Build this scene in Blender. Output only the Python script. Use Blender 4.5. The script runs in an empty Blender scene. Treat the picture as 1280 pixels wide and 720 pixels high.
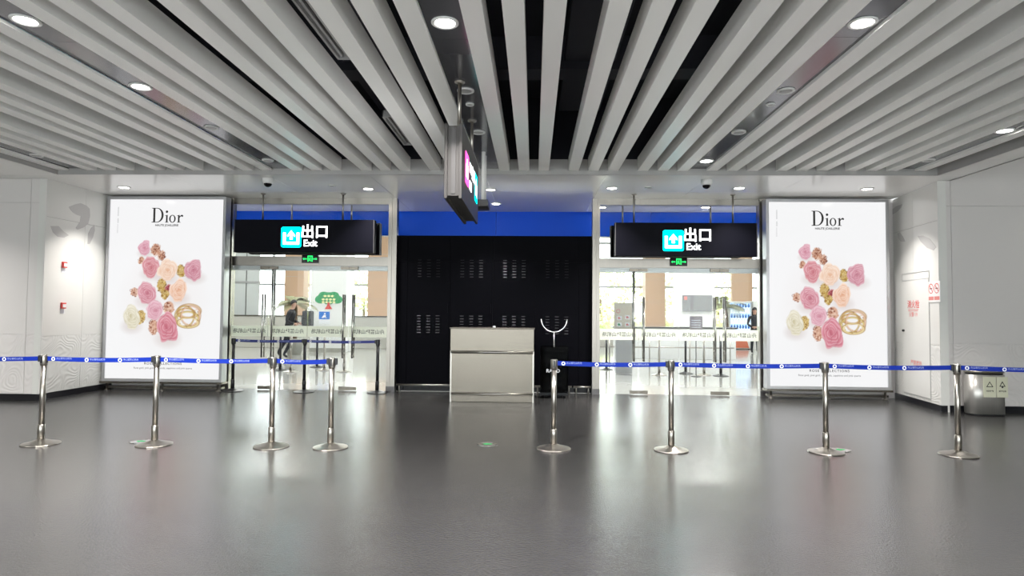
import bpy, bmesh, math, random
import numpy as np
from mathutils import Vector, Matrix

random.seed(7)
rng = np.random.RandomState(11)
scene = bpy.context.scene
col = scene.collection

# ------------------------------------------------------------------ camera
F, H = 790.0, 1.45                      # focal length in pixels of the 1280 px frame, eye height
TH = math.atan(27.3 / F); PH = math.atan(31.8 * math.cos(TH) / F); RO = math.radians(0.5)
FW = Vector((-math.sin(TH) * math.cos(PH), math.cos(TH) * math.cos(PH), math.sin(PH)))
R0 = Vector((math.cos(TH), math.sin(TH), 0)); U0 = R0.cross(FW)
RI = R0 * math.cos(RO) + U0 * math.sin(RO); UP = U0 * math.cos(RO) - R0 * math.sin(RO)
CAM = Vector((0, 0, H))
cd = bpy.data.cameras.new('camera'); cam = bpy.data.objects.new('camera', cd); col.objects.link(cam)
cd.sensor_width = 36; cd.lens = 36 * F / 1280; cd.clip_start = 0.05; cd.clip_end = 300
M4 = Matrix((RI, UP, -FW)).transposed().to_4x4(); M4.translation = CAM
cam.matrix_world = M4
scene.camera = cam

# ------------------------------------------------------------------ world, exposure
w = bpy.data.worlds.new('world'); scene.world = w; w.use_nodes = True
bg = w.node_tree.nodes['Background']
bg.inputs[0].default_value = (0.93, 0.97, 1.0, 1); bg.inputs[1].default_value = 4.4
vs = scene.view_settings
vs.view_transform = 'Standard'; vs.look = 'None'; vs.gamma = 1; vs.use_curve_mapping = False
vs.exposure = 0.5
DOWN_W = 122.0          # watts of one downlight between the slats
SOFFIT_W = 30.0        # watts of one soffit downlight
HALL_W = 130.0         # watts of one lamp added to brighten the hall behind the glass

# ------------------------------------------------------------------ pixel helpers (1280x720 frame)
def ray(px, py): return FW * F + RI * (px - 640) - UP * (py - 360)
def on_z(px, py, z=0.0):
    d = ray(px, py); return CAM + d * ((z - H) / d.z)
def on_y(px, py, Y):
    d = ray(px, py); return CAM + d * (Y / d.y)
def on_plane(px, py, p, n):
    d = ray(px, py); p = Vector(p); n = Vector(n)
    return CAM + d * ((p - CAM).dot(n) / d.dot(n))

# ------------------------------------------------------------------ materials
MATS = {}
def lin(c): return tuple(((x / 12.92) if x <= .04045 else ((x + .055) / 1.055) ** 2.4) for x in c)
def rgb(r, g, b): return lin((r / 255, g / 255, b / 255))
def mat(name, color, rough=.5, metal=0., spec=.5, coat=0., coat_r=.05, noise=None, bump=None, emit=None, es=0.):
    """noise=(scale, amount, stretch) varies the colour a little, bump=(scale, strength, stretch) gives fine relief"""
    m = bpy.data.materials.new(name); m.use_nodes = True
    nt = m.node_tree; b = nt.nodes['Principled BSDF']
    b.inputs['Base Color'].default_value = (*color, 1); b.inputs['Roughness'].default_value = rough
    b.inputs['Metallic'].default_value = metal; b.inputs['Specular IOR Level'].default_value = spec
    b.inputs['Coat Weight'].default_value = coat; b.inputs['Coat Roughness'].default_value = coat_r
    if emit:
        b.inputs['Emission Color'].default_value = (*emit, 1); b.inputs['Emission Strength'].default_value = es
    def coords(stretch):
        tc = nt.nodes.new('ShaderNodeTexCoord'); mp = nt.nodes.new('ShaderNodeMapping')
        mp.inputs['Scale'].default_value = stretch; nt.links.new(tc.outputs['Object'], mp.inputs[0]); return mp
    if noise:
        sc, am, st = noise
        mp = coords(st); n = nt.nodes.new('ShaderNodeTexNoise'); n.inputs['Scale'].default_value = sc; n.inputs['Detail'].default_value = 3
        nt.links.new(mp.outputs[0], n.inputs[0])
        mx = nt.nodes.new('ShaderNodeMix'); mx.data_type = 'RGBA'
        mx.inputs['A'].default_value = (*[c * (1 - am) for c in color], 1)
        mx.inputs['B'].default_value = (*[min(1, c * (1 + am)) for c in color], 1)
        nt.links.new(n.outputs['Fac'], mx.inputs['Factor']); nt.links.new(mx.outputs['Result'], b.inputs['Base Color'])
    if bump:
        sc, am, st = bump
        mp = coords(st); n = nt.nodes.new('ShaderNodeTexNoise'); n.inputs['Scale'].default_value = sc; n.inputs['Detail'].default_value = 2
        nt.links.new(mp.outputs[0], n.inputs[0])
        bp = nt.nodes.new('ShaderNodeBump'); bp.inputs['Strength'].default_value = am; bp.inputs['Distance'].default_value = .01
        nt.links.new(n.outputs['Fac'], bp.inputs['Height']); nt.links.new(bp.outputs[0], b.inputs['Normal'])
    MATS[name] = m
    return m
def emis(name, color, strength):
    m = bpy.data.materials.new(name); m.use_nodes = True; nt = m.node_tree; nt.nodes.clear()
    o = nt.nodes.new('ShaderNodeOutputMaterial'); e = nt.nodes.new('ShaderNodeEmission')
    e.inputs[0].default_value = (*color, 1); e.inputs[1].default_value = strength
    nt.links.new(e.outputs[0], o.inputs[0]); MATS[name] = m; return m
def glass(name, tint=(1, 1, 1), rough=0., ior=1.45):
    m = bpy.data.materials.new(name); m.use_nodes = True; nt = m.node_tree; nt.nodes.clear()
    o = nt.nodes.new('ShaderNodeOutputMaterial'); t = nt.nodes.new('ShaderNodeBsdfTransparent'); g = nt.nodes.new('ShaderNodeBsdfGlossy')
    t.inputs[0].default_value = (*tint, 1); g.inputs['Roughness'].default_value = rough
    f = nt.nodes.new('ShaderNodeFresnel'); f.inputs[0].default_value = ior
    x = nt.nodes.new('ShaderNodeMixShader')
    nt.links.new(f.outputs[0], x.inputs[0]); nt.links.new(t.outputs[0], x.inputs[1]); nt.links.new(g.outputs[0], x.inputs[2])
    nt.links.new(x.outputs[0], o.inputs[0]); MATS[name] = m; return m

mat('floor', (.032, .0314, .031), rough=.19, spec=.65, noise=(3., .18, (1, 1, 1)), bump=(60, .18, (1, 1, 1)))
mat('slat', (.92, .91, .885), rough=.36, spec=.5)
mat('slat_strip', (.17, .17, .185), rough=.16, metal=.55, spec=.5)
mat('soffit', (.86, .85, .82), rough=.18, spec=.75)
mat('fascia', (.36, .35, .34), rough=.4)
mat('deck', (.006, .006, .012), rough=.8)
mat('duct', (.03, .03, .042), rough=.6)
mat('wall', (.66, .63, .615), rough=.12, spec=.5)
mat('wall_pale', (.66, .655, .625), rough=.20, spec=.5)
mat('leaf_grey', (.47, .455, .445), rough=.25)
mat('baseboard', (.006, .006, .009), rough=.3)
mat('steel', (.40, .375, .34), rough=.28, metal=1., noise=(30, .06, (1, 1, .03)), bump=(120, .03, (1, 1, .02)))
mat('steel_jamb', (.26, .24, .215), rough=.3, metal=1., noise=(30, .06, (1, 1, .03)))
mat('bin_steel', (.55, .53, .50), rough=.38, metal=.75, noise=(40, .12, (1, 1, .02)))
mat('steel_light', (.52, .50, .47), rough=.25, metal=1.)
mat('steel_brushed', (.17, .152, .128), rough=.27, metal=1., noise=(30, .05, (.03, 1, 1)), bump=(160, .03, (.02, 1, 1)))
mat('chrome', (.72, .71, .70), rough=.10, metal=1.)
mat('frame_grey', (.42, .42, .43), rough=.35, metal=.6)
mat('dark_metal', (.10, .095, .095), rough=.35, metal=.7)
mat('sign_case', (.075, .07, .068), rough=.35, metal=.6)
mat('black_cabinet', (.002, .002, .0035), rough=.55, spec=.04)
mat('black_plastic', (.010, .010, .012), rough=.35)
mat('black_gloss', (.003, .003, .004), rough=.15, spec=.2)
mat('sign_black', (.003, .003, .006), rough=.5, spec=.07)
mat('louvre', (.10, .10, .11), rough=.35, metal=.8)
mat('blue_fascia', (.006, .10, .80), rough=.35, spec=.15)
mat('belt_blue', (.003, .022, .27), rough=.6, spec=.2)
mat('belt_navy', (.01, .02, .16), rough=.5)
mat('white_print', (.80, .82, .86), rough=.5)
mat('belt_print', (.34, .40, .66), rough=.5)
mat('white_plastic', (.75, .75, .74), rough=.35)
mat('grey_plastic', (.40, .40, .40), rough=.4)
mat('red_print', (.62, .05, .045), rough=.5)
mat('red_faded', (.66, .22, .20), rough=.5)
mat('ink', (.012, .012, .012), rough=.6)
mat('cream_label', (.60, .60, .46), rough=.5)
def band_mat():
    m = mat('decal_band', (.86, .87, .80), rough=.6, spec=.2); nt = m.node_tree; b = nt.nodes['Principled BSDF']
    t = nt.nodes.new('ShaderNodeBsdfTranslucent'); t.inputs[0].default_value = (.9, .92, .84, 1)
    x = nt.nodes.new('ShaderNodeMixShader'); x.inputs[0].default_value = .5
    nt.links.new(b.outputs[0], x.inputs[1]); nt.links.new(t.outputs[0], x.inputs[2]); nt.links.new(x.outputs[0], nt.nodes['Material Output'].inputs[0])
band_mat()
mat('band_ink', (.10, .11, .10), rough=.5)
mat('teal_leaf', (.02, .30, .10), rough=.5)
mat('hall_floor', (.42, .42, .40), rough=.10, spec=.7, noise=(1.5, .08, (1, 1, 1)))
mat('hall_white', (.76, .77, .76), rough=.35)
mat('hall_tan', (.60, .39, .26), rough=.5, noise=(1.2, .06, (1, 1, .2)))
mat('hall_grey', (.47, .46, .42), rough=.4)
mat('partition', (.55, .58, .58), rough=.25)
mat('stone', (.35, .35, .31), rough=.6, noise=(6, .2, (1, 1, 1)))
mat('kerb', (.5, .5, .48), rough=.7)
mat('grass', (.22, .30, .07), rough=.8, noise=(4, .3, (1, 1, 1)))
mat('leaf_bright', (.78, .80, .42), rough=.6)
mat('leaf_green', (.62, .68, .40), rough=.6)
mat('palm_leaf', (.26, .27, .15), rough=.5)
mat('bark', (.14, .09, .05), rough=.8)
mat('skin', (.50, .30, .22), rough=.5)
mat('hair', (.012, .010, .010), rough=.5)
mat('jacket_black', (.010, .010, .014), rough=.7)
mat('trousers_dark', (.014, .016, .022), rough=.7)
mat('sign_blue', (.01, .16, .60), rough=.4)
mat('board_cream', (.62, .56, .44), rough=.5)
mat('board_lilac', (.40, .36, .38), rough=.5)
mat('orange', (.65, .13, .04), rough=.5)
mat('screen_metal', (.33, .33, .34), rough=.25, metal=.6)
mat('pink_bag', (.4, .1, .12), rough=.5)
glass('pane', (.97, .985, .975), 0., 1.2)
glass('acrylic', (.12, .12, .13), 0.05, 1.12)
emis('lamp_lens', (1, .95, .90), 22.)
emis('teal_light', (.0, .80, .82), 2.6)
emis('white_light', (1, 1, 1), 3.5)
emis('pink_light', (1, .08, .42), 2.4)
emis('green_light', (.02, .85, .14), 1.6)
emis('green_dim', (.05, .55, .16), .8)
emis('vend_light', (.42, .62, 1.0), 1.25)
emis('vend_white', (.85, .93, 1.0), 1.5)

# poster: backlit print coloured per vertex
def poster_mat():
    m = bpy.data.materials.new('poster_print'); m.use_nodes = True; nt = m.node_tree; nt.nodes.clear()
    o = nt.nodes.new('ShaderNodeOutputMaterial'); e = nt.nodes.new('ShaderNodeEmission'); a = nt.nodes.new('ShaderNodeAttribute')
    a.attribute_name = 'print'; e.inputs[1].default_value = .71
    g = nt.nodes.new('ShaderNodeBsdfGlossy'); g.inputs['Roughness'].default_value = .15; g.inputs[0].default_value = (1, 1, 1, 1)
    f = nt.nodes.new('ShaderNodeFresnel'); f.inputs[0].default_value = 1.3; x = nt.nodes.new('ShaderNodeMixShader')
    nt.links.new(a.outputs['Color'], e.inputs[0]); nt.links.new(f.outputs[0], x.inputs[0])
    nt.links.new(e.outputs[0], x.inputs[1]); nt.links.new(g.outputs[0], x.inputs[2]); nt.links.new(x.outputs[0], o.inputs[0])
    MATS['poster_print'] = m
poster_mat()

# wall panels with a shallow wave relief on them
def relief_mat(name, color):
    m = mat(name, color, rough=.22)
    nt = m.node_tree; b = nt.nodes['Principled BSDF']
    tc = nt.nodes.new('ShaderNodeTexCoord'); n = nt.nodes.new('ShaderNodeTexNoise'); n.inputs['Scale'].default_value = 1.6; n.inputs['Detail'].default_value = 1
    nt.links.new(tc.outputs['Object'], n.inputs[0])
    mu = nt.nodes.new('ShaderNodeMath'); mu.operation = 'MULTIPLY'; mu.inputs[1].default_value = 150
    si = nt.nodes.new('ShaderNodeMath'); si.operation = 'SINE'
    nt.links.new(n.outputs['Fac'], mu.inputs[0]); nt.links.new(mu.outputs[0], si.inputs[0])
    bp = nt.nodes.new('ShaderNodeBump'); bp.inputs['Strength'].default_value = .2; bp.inputs['Distance'].default_value = .008
    nt.links.new(si.outputs[0], bp.inputs['Height']); nt.links.new(bp.outputs[0], b.inputs['Normal'])
relief_mat('wall_relief', (.66, .63, .615)); relief_mat('wall_relief_pale', (.66, .655, .625))

# ------------------------------------------------------------------ mesh builder
class MB:
    def __init__(s): s.v = []; s.f = []; s.sm = []
    def add(s, vs, fs, smooth=False):
        n = len(s.v); s.v += [tuple(p) for p in vs]
        s.f += [tuple(i + n for i in f) for f in fs]; s.sm += [smooth] * len(fs); return s
    def box(s, x0, x1, y0, y1, z0, z1, M=None):
        p = [Vector((x, y, z)) for z in (z0, z1) for y in (y0, y1) for x in (x0, x1)]
        if M: p = [M @ q for q in p]
        return s.add(p, [(0, 2, 3, 1), (4, 5, 7, 6), (0, 1, 5, 4), (2, 6, 7, 3), (0, 4, 6, 2), (1, 3, 7, 5)])
    def bbox(s, x0, x1, y0, y1, z0, z1, b=.01):           # box with bevelled edges
        bm = bmesh.new(); bmesh.ops.create_cube(bm, size=1)
        for q in bm.verts: q.co = Vector(((x0 + x1) / 2 + q.co.x * (x1 - x0), (y0 + y1) / 2 + q.co.y * (y1 - y0), (z0 + z1) / 2 + q.co.z * (z1 - z0)))
        bmesh.ops.bevel(bm, geom=bm.edges[:], offset=b, segments=2, affect='EDGES', profile=.6)
        s.add([q.co.copy() for q in bm.verts], [[q.index for q in f.verts] for f in bm.faces]); bm.free(); return s
    def lathe(s, prof, seg=24, c=(0, 0, 0), M=None):      # profile [(r,z)] turned about z
        c = Vector(c); vs = []; fs = []
        for r, z in prof:
            for k in range(seg):
                a = 2 * math.pi * k / seg; q = Vector((r * math.cos(a), r * math.sin(a), z))
                vs.append((M @ q if M else q) + c)
        for i in range(len(prof) - 1):
            for k in range(seg):
                k2 = (k + 1) % seg; fs.append((i * seg + k, i * seg + k2, (i + 1) * seg + k2, (i + 1) * seg + k))
        s.add(vs, fs, True)
        n = len(s.v) - len(vs)
        if prof[0][0] > 1e-6: s.f.append(tuple(n + k for k in reversed(range(seg)))); s.sm.append(False)
        if prof[-1][0] > 1e-6: s.f.append(tuple(n + (len(prof) - 1) * seg + k for k in range(seg))); s.sm.append(False)
        return s
    def flat(s): s.sm = [False] * len(s.sm); return s
    def tube(s, pts, r, seg=10, caps=True):
        pts = [Vector(p) for p in pts]; rs = r if isinstance(r, (list, tuple)) else [r] * len(pts)
        vs = []; prev = None
        for i, p in enumerate(pts):
            t = (pts[min(i + 1, len(pts) - 1)] - pts[max(i - 1, 0)]).normalized()
            u = Vector((0, 0, 1)) if abs(t.z) < .9 else Vector((1, 0, 0))
            if prev is not None: u = prev
            a = t.cross(u).normalized(); b = a.cross(t).normalized(); prev = b
            for k in range(seg):
                g = 2 * math.pi * k / seg; vs.append(p + a * rs[i] * math.cos(g) + b * rs[i] * math.sin(g))
        fs = []
        for i in range(len(pts) - 1):
            for k in range(seg):
                k2 = (k + 1) % seg; fs.append((i * seg + k, i * seg + k2, (i + 1) * seg + k2, (i + 1) * seg + k))
        if caps: fs.append(tuple(reversed(range(seg)))); fs.append(tuple((len(pts) - 1) * seg + k for k in range(seg)))
        return s.add(vs, fs, True)
    def prism(s, poly, d, M=None):                        # polygon in local xz, thickness d towards -y
        n = len(poly); vs = [Vector((x, 0, z)) for x, z in poly] + [Vector((x, -d, z)) for x, z in poly]
        if M: vs = [M @ q for q in vs]
        fs = [tuple(range(n)), tuple(reversed(range(n, 2 * n)))] + [(i, i + n, (i + 1) % n + n, (i + 1) % n) for i in range(n)]
        return s.add(vs, fs)
    def mesh(s, name, material):
        me = bpy.data.meshes.new(name); me.from_pydata(s.v, [], s.f)
        bm = bmesh.new(); bm.from_mesh(me); bmesh.ops.recalc_face_normals(bm, faces=bm.faces[:]); bm.to_mesh(me); bm.free()
        me.polygons.foreach_set('use_smooth', s.sm)
        if material: me.materials.append(MATS[material])
        return me
    def build(s, name, material, parent=None):
        return link(name, s.mesh(name, material), parent)
def link(name, me, parent=None):
    o = bpy.data.objects.new(name, me); col.objects.link(o)
    if parent: o.parent = parent
    return o
def empty(name, loc=(0, 0, 0), rz=0):
    o = bpy.data.objects.new(name, None); col.objects.link(o); o.location = loc; o.rotation_euler = (0, 0, rz)
    o.empty_display_size = .1; return o
def tag(o, label, cat, group=None):
    o['label'] = label; o['category'] = cat
    if group: o['group'] = group
    return o
def struct(o, label=None):
    o['kind'] = 'structure'
    if label: o['label'] = label
    return o
def tree_of(o):
    out = []
    for c in o.children: out.append(c)
    return out
def copy_thing(o, parent=None):
    c = o.copy(); col.objects.link(c); c.parent = parent
    for ch in list(o.children): copy_thing(ch, c)
    return c

# lettering: font curves turned into flat meshes, local x right, z up, facing -y
FONTCACHE = {}
def text_mesh(body, size, material, bold=0., extrude=0., space=1., align='CENTER', mirror=False):
    key = (body, size, material, bold, extrude, space, align, mirror)
    if key in FONTCACHE: return FONTCACHE[key]
    cu = bpy.data.curves.new('lettering', 'FONT'); cu.body = body; cu.size = size; cu.offset = bold; cu.extrude = extrude
    cu.align_x = align; cu.align_y = 'CENTER'; cu.space_character = space; cu.resolution_u = 3
    o = bpy.data.objects.new('lettering', cu); col.objects.link(o)
    dg = bpy.context.evaluated_depsgraph_get(); me = bpy.data.meshes.new_from_object(o.evaluated_get(dg))
    bpy.data.objects.remove(o); bpy.data.curves.remove(cu)
    for q in me.vertices:
        x, y, z = q.co; q.co = (-x if mirror else x, -z, y)
    me.materials.clear(); me.materials.append(MATS[material]); me.name = 'lettering'
    FONTCACHE[key] = me
    return me
def place(name, me, loc, parent=None, rz=0):
    o = link(name, me, parent); o.location = loc; o.rotation_euler = (0, 0, rz); return o
def fill2d(splines, material, d=0.):
    """closed outlines with holes, filled; local xz"""
    cu = bpy.data.curves.new('outline', 'CURVE'); cu.dimensions = '2D'; cu.fill_mode = 'BOTH'; cu.extrude = d
    for pts in splines:
        sp = cu.splines.new('POLY'); sp.points.add(len(pts) - 1); sp.use_cyclic_u = True
        for p, (x, y) in zip(sp.points, pts): p.co = (x, y, 0, 1)
    o = bpy.data.objects.new('outline', cu); col.objects.link(o)
    dg = bpy.context.evaluated_depsgraph_get(); me = bpy.data.meshes.new_from_object(o.evaluated_get(dg))
    bpy.data.objects.remove(o); bpy.data.curves.remove(cu)
    for q in me.vertices: x, y, z = q.co; q.co = (x, -z, y)
    me.materials.clear(); me.materials.append(MATS[material]); return me
def circ(cx, cy, rx, ry=None, n=24, a0=0, a1=2 * math.pi):
    ry = ry or rx; full = abs(a1 - a0 - 2 * math.pi) < 1e-6; m = n if full else n + 1
    return [(cx + rx * math.cos(a0 + (a1 - a0) * k / n), cy + ry * math.sin(a0 + (a1 - a0) * k / n)) for k in range(m)]
def rrect(x0, x1, y0, y1, r, n=5):
    out = []
    for cx, cy, a in ((x1 - r, y1 - r, 0), (x0 + r, y1 - r, 1), (x0 + r, y0 + r, 2), (x1 - r, y0 + r, 3)):
        out += circ(cx, cy, r, n=n, a0=a * math.pi / 2, a1=(a + 1) * math.pi / 2)
    return out

# ================================================================== THE SETTING
YG = 11.6                      # plane of the glass fronts
XL, XR = -7.86, 6.24           # inner corners of the two flank walls
YFL, YFR = 9.86, 9.95          # faces of the flank walls
ZS, ZSLAT = 3.56, 3.625         # soffit height, slat underside
YS = 9.55                      # where the slat field ends
FX0, FX1 = -7.45, 6.0          # sides of the slat field
YB = -7.0                      # rear end of the room
XWL, XWR = -11.5, 10.2

struct(MB().box(XWL - .2, XWR + .2, YB, YG + .05, -.2, 0).build('floor', 'floor'), 'dark grey glossy floor of the hall')
struct(MB().box(-30, 26, YG + .05, 29.2, -.2, 0).build('floor', 'hall_floor'), 'pale polished floor of the daylit hall behind the glass')

# ceiling: dark deck with beams, slats, panel strips, fascia
ceil = struct(MB().box(FX0 - .3, FX1 + .6, YB, YS + .4, 4.75, 4.9).build('ceiling', 'deck'), 'dark ceiling void above white hanging slats')
mb = MB().box(FX0, FX1, 7.4, 7.75, 4.35, 4.75).box(FX0, FX1, 2.4, 2.75, 4.35, 4.75)
mb.box(FX0, FX1, -2.6, -2.25, 4.35, 4.75).build('cross_beam', 'duct', ceil)
for x0, x1 in ((-5.9, -5.2), (-2.3, -1.75), (.35, .95), (3.9, 4.4)):
    MB().box(x0, x1, YB + .3, YS - .3, 4.45, 4.72).build('duct', 'duct', ceil)
MB().box(FX0 - .03, FX1 + .03, YS + .03, YS + .08, 3.80, 4.75).build('void_side', 'deck', ceil)
MB().box(FX0 - .08, FX0 - .03, YB, YS + .03, 3.87, 4.75).build('void_side', 'deck', ceil)
MB().box(FX1 + .03, FX1 + .08, YB, YS + .03, 3.87, 4.75).build('void_side', 'deck', ceil)
MB().box(FX0 - .08, FX1 + .08, YB - .05, YB, 3.56, 4.75).build('void_side', 'deck', ceil)
def gx(k): return -6.98 + 1.0935 * k - .00332 * k * k
SP, SWD, SH = .2985, .158, .20
slat_me = MB().box(-SWD / 2, SWD / 2, YB, YS, ZSLAT, ZSLAT + SH).mesh('slat', 'slat')
cap_me = MB().box(-SWD / 2 - .001, SWD / 2 + .001, YS - .09, YS - .001, ZSLAT - .002, ZSLAT + .02).mesh('end_cap', 'slat')
XS = [gx(0) - .46] + [gx(k) + j * SP for k in range(12) for j in range(3)] + [gx(12)]
for x in XS:
    o = link('slat', slat_me, ceil); o.location.x = x + SWD / 2
# closed panel strips that carry the lamps (every third wide gap)
STRIPS = []
for k in (0, 3, 6, 9, 12):
    x1 = gx(k); x0 = (gx(k - 1) + 2 * SP + SWD) if k else gx(0) - .46 + SWD
    STRIPS.append((x0, x1))
    y = YB
    while y < YS - .1:
        y2 = min(y + 2.4, YS)
        MB().box(x0 + .004, x1 - .004, y + .002, y2 - .002, ZSLAT + .03, ZSLAT + .05).build('ceiling_panel', 'slat_strip', ceil)
        y = y2
    MB().tube([(x0 + .006, YB, ZSLAT + .025), (x0 + .006, YS, ZSLAT + .025)], .006, 6).build('edge_bead', 'chrome', ceil)
MB().box(FX0, FX1, YS, YS + .03, ZS, 3.80).build('fascia_board', 'fascia', ceil)
MB().box(FX0 - .03, FX0, YB, YS + .03, ZS, 3.87).build('fascia_board', 'fascia', ceil)
MB().box(FX1, FX1 + .03, YB, YS + .03, ZS, 3.87).build('fascia_board', 'fascia', ceil)

# flat lacquered soffit in panels
sof = struct(empty('ceiling_soffit', (0, YS, ZS)), 'white glossy soffit between slats and glass fronts'); sof.rotation_euler = (0, 0, 0)
def soffit_panel(x0, x1, y0, y1, z=ZS):
    MB().box(x0 + .002, x1 - .002, y0 + .002 - YS, y1 - .002 - YS, 0 + z - ZS, .03 + z - ZS).build('soffit_panel', 'soffit', sof)
xs = [XWL, -9.6, FX0 - .03, -5.75, -4.15, -2.55, -.75, 1.08, 2.65, 4.15, FX1 + .43]
for i in range(len(xs) - 1):
    soffit_panel(xs[i], xs[i + 1], YS + .03, 10.9); soffit_panel(xs[i], xs[i + 1], 10.9, 13.05)
for y in np.arange(YB, YS, 3.1):
    soffit_panel(XWL, FX0 - .03, y, min(y + 3.1, YS + .03)); soffit_panel(FX1 + .03, FX1 + .43, y, min(y + 3.1, YS + .03))
# raised ceiling beyond the right-hand beam
struct(MB().box(FX1 + .43, XWR, YB, YFR + .1, 4.15, 4.2).build('ceiling', 'soffit'), 'raised white ceiling bay at the right')
MB().box(FX1 + .40, FX1 + .43, YB - YS, YFR - YS, .0, .6).build('bulkhead', 'soffit', sof)

# flank walls (facing the camera) and return walls (running back to the glass)
def panel(parent, x0, x1, z0, z1, material, y=0., t=.018):
    return MB().box(x0 + .003, x1 - .003, y - t, y, z0 + .003, z1 - .003).build('wall_panel', material, parent)
wl = struct(MB().box(XWL, XL - .03, YFL + .02, YFL + .2, 0, 3.56).build('wall_left', 'wall'), 'white lacquered flank wall at the far left')
for x0, x1 in ((XWL, -9.75), (-9.75, -8.12), (-8.12, XL)):
    for z0, z1, mt in ((.10, 1.05, 'wall_relief'), (1.05, 3.17, 'wall'), (3.17, 3.56, 'wall')):
        panel(wl, x0, x1, z0, z1, mt, YFL + .02)
MB().box(XWL, XL, YFL - .012, YFL + .02, 0, .10).build('baseboard', 'baseboard', wl)
wr = struct(MB().box(XR + .03, XWR, YFR + .02, YFR + .2, 0, 4.15).build('wall_right', 'wall'), 'white lacquered flank wall behind the litter bin')
for x0, x1 in ((XR, 6.44), (6.44, 7.6), (7.6, XWR)):
    for z0, z1, mt in ((.10, 1.05, 'wall_relief'), (1.05, 3.17, 'wall'), (3.17, 4.15, 'wall')):
        panel(wr, x0, x1, z0, z1, mt, YFR + .02)
MB().box(XR, XWR, YFR - .012, YFR + .02, 0, .10).build('baseboard', 'baseboard', wr)

# return walls: an Empty at the near corner, local x along the wall, local -y towards the room
def return_wall(name, near, far, label, flip):
    a = Vector(near); b = Vector(far); L = (b - a).length
    e = struct(empty(name, (a.x, a.y, 0)), label)
    ang = math.atan2(b.y - a.y, b.x - a.x)
    if not flip: e.rotation_euler.z = ang          # local +x goes far; -y side must face the room
    else: e.rotation_euler.z = ang + math.pi; e.location = (b.x, b.y, 0)
    MB().box(0, L, .018, .12, 0, 3.56).build('backing', 'wall_pale', e)
    return e, L
# left return: room is on its +x side; walking from far to near keeps -y on the room side when turned
wlr, LL = return_wall('wall_left_return', (XL, YFL), (-7.84, 11.62), 'white return wall beside the left light box', False)
wlr.rotation_euler.z = math.atan2(11.62 - YFL, -7.84 - XL)
wrr, LR = return_wall('wall_right_return', (XR, YFR), (6.46, 11.62), 'white return wall with the hydrant door', True)
def local_on(e, px, py):
    """pixel -> local (x, z) on a return wall's face"""
    rz = e.rotation_euler.z; t = Vector((math.cos(rz), math.sin(rz), 0)); n = Vector((math.sin(rz), -math.cos(rz), 0))
    p = on_plane(px, py, e.location, n); return (p - e.location).dot(t), p.z
def wall_dec(e, me_poly, material, d=.003, name='leaf_decal', base=0.):
    pts = [local_on(e, *p) for p in me_poly]
    mb = MB(); mb.prism([(x, z) for x, z in pts], d, Matrix.Translation((0, base, 0))); return mb.build(name, material, e)
for e, L in ((wlr, LL), (wrr, LR)):
    rel, flat = ('wall_relief_pale', 'wall_pale')
    for x0, x1 in ((0, L * .5), (L * .5, L)):
        for z0, z1, mt in ((.10, 1.02, rel), (1.02, 2.95, flat), (2.95, 3.56, flat)):
            MB().box(x0 + .002, x1 - .002, 0, .018, z0 + .002, z1 - .002).build('wall_panel', mt, e)
    MB().box(0, L, -.012, .018, 0, .10).build('baseboard', 'baseboard', e)
# pale grey leaf silhouettes printed on the return walls
wall_dec(wlr, [(86, 258.5), (95, 255), (101, 254), (108, 257), (112, 261), (112.5, 270), (110, 280), (104, 284.5), (97, 287), (94.5, 285), (100, 277), (101, 270), (96, 268.5), (91, 265.5), (88, 262)], 'leaf_grey')
wall_dec(wlr, [(63, 282.5), (73, 282.5), (79, 289), (86, 294), (80, 297), (72, 296), (66, 290)], 'leaf_grey')
wall_dec(wlr, [(110, 292), (114, 285), (118, 281), (118.5, 288), (116, 297), (112, 305), (109.5, 305)], 'leaf_grey')
wall_dec(wrr, [(1113, 270), (1114, 263), (1120, 258), (1128, 255), (1127, 259), (1121, 265)], 'leaf_grey')
wall_dec(wrr, [(1122, 292), (1125, 290), (1129.5, 296), (1132, 302), (1126, 302), (1123, 298)], 'leaf_grey')
wall_dec(wrr, [(1147, 295), (1154, 294.5), (1163, 299), (1170.5, 309), (1167, 313), (1159, 310), (1151, 302)], 'leaf_grey')

# walls behind the light boxes, side and rear walls of the hall
struct(MB().box(-7.84, -5.72, 11.55, 11.75, 0, 3.56).build('wall_back_left', 'wall'), 'wall behind the left light box')
struct(MB().box(4.22, 6.46, 11.55, 11.75, 0, 3.56).build('wall_back_right', 'wall'), 'wall behind the right light box')
struct(MB().box(XWL - .2, XWL, YB, YFL + .2, 0, 4.2).build('wall_side_left', 'stone'), 'side wall of the hall')
struct(MB().box(XWR, XWR + .2, YB, YFR + .2, 0, 4.3).build('wall_side_right', 'stone'), 'side wall of the hall')

rear = struct(empty('window_rear_added', ((XWL + XWR) / 2, YB, 0)), 'tall daylight windows at the rear of the hall'); rw = (XWR - XWL) / 2  # invented rear glazing, unseen, added to let daylight into the room
for k in range(9): MB().box(-rw + k * rw / 4 - .05, -rw + k * rw / 4 + .05, -.06, .06, 0, 4.2).build('mullion', 'frame_grey', rear)
for k in range(8): MB().box(-rw + k * rw / 4 + .05, -rw + (k + 1) * rw / 4 - .05, -.006, .006, 0, 3.56).build('window_pane', 'pane', rear)
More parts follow.
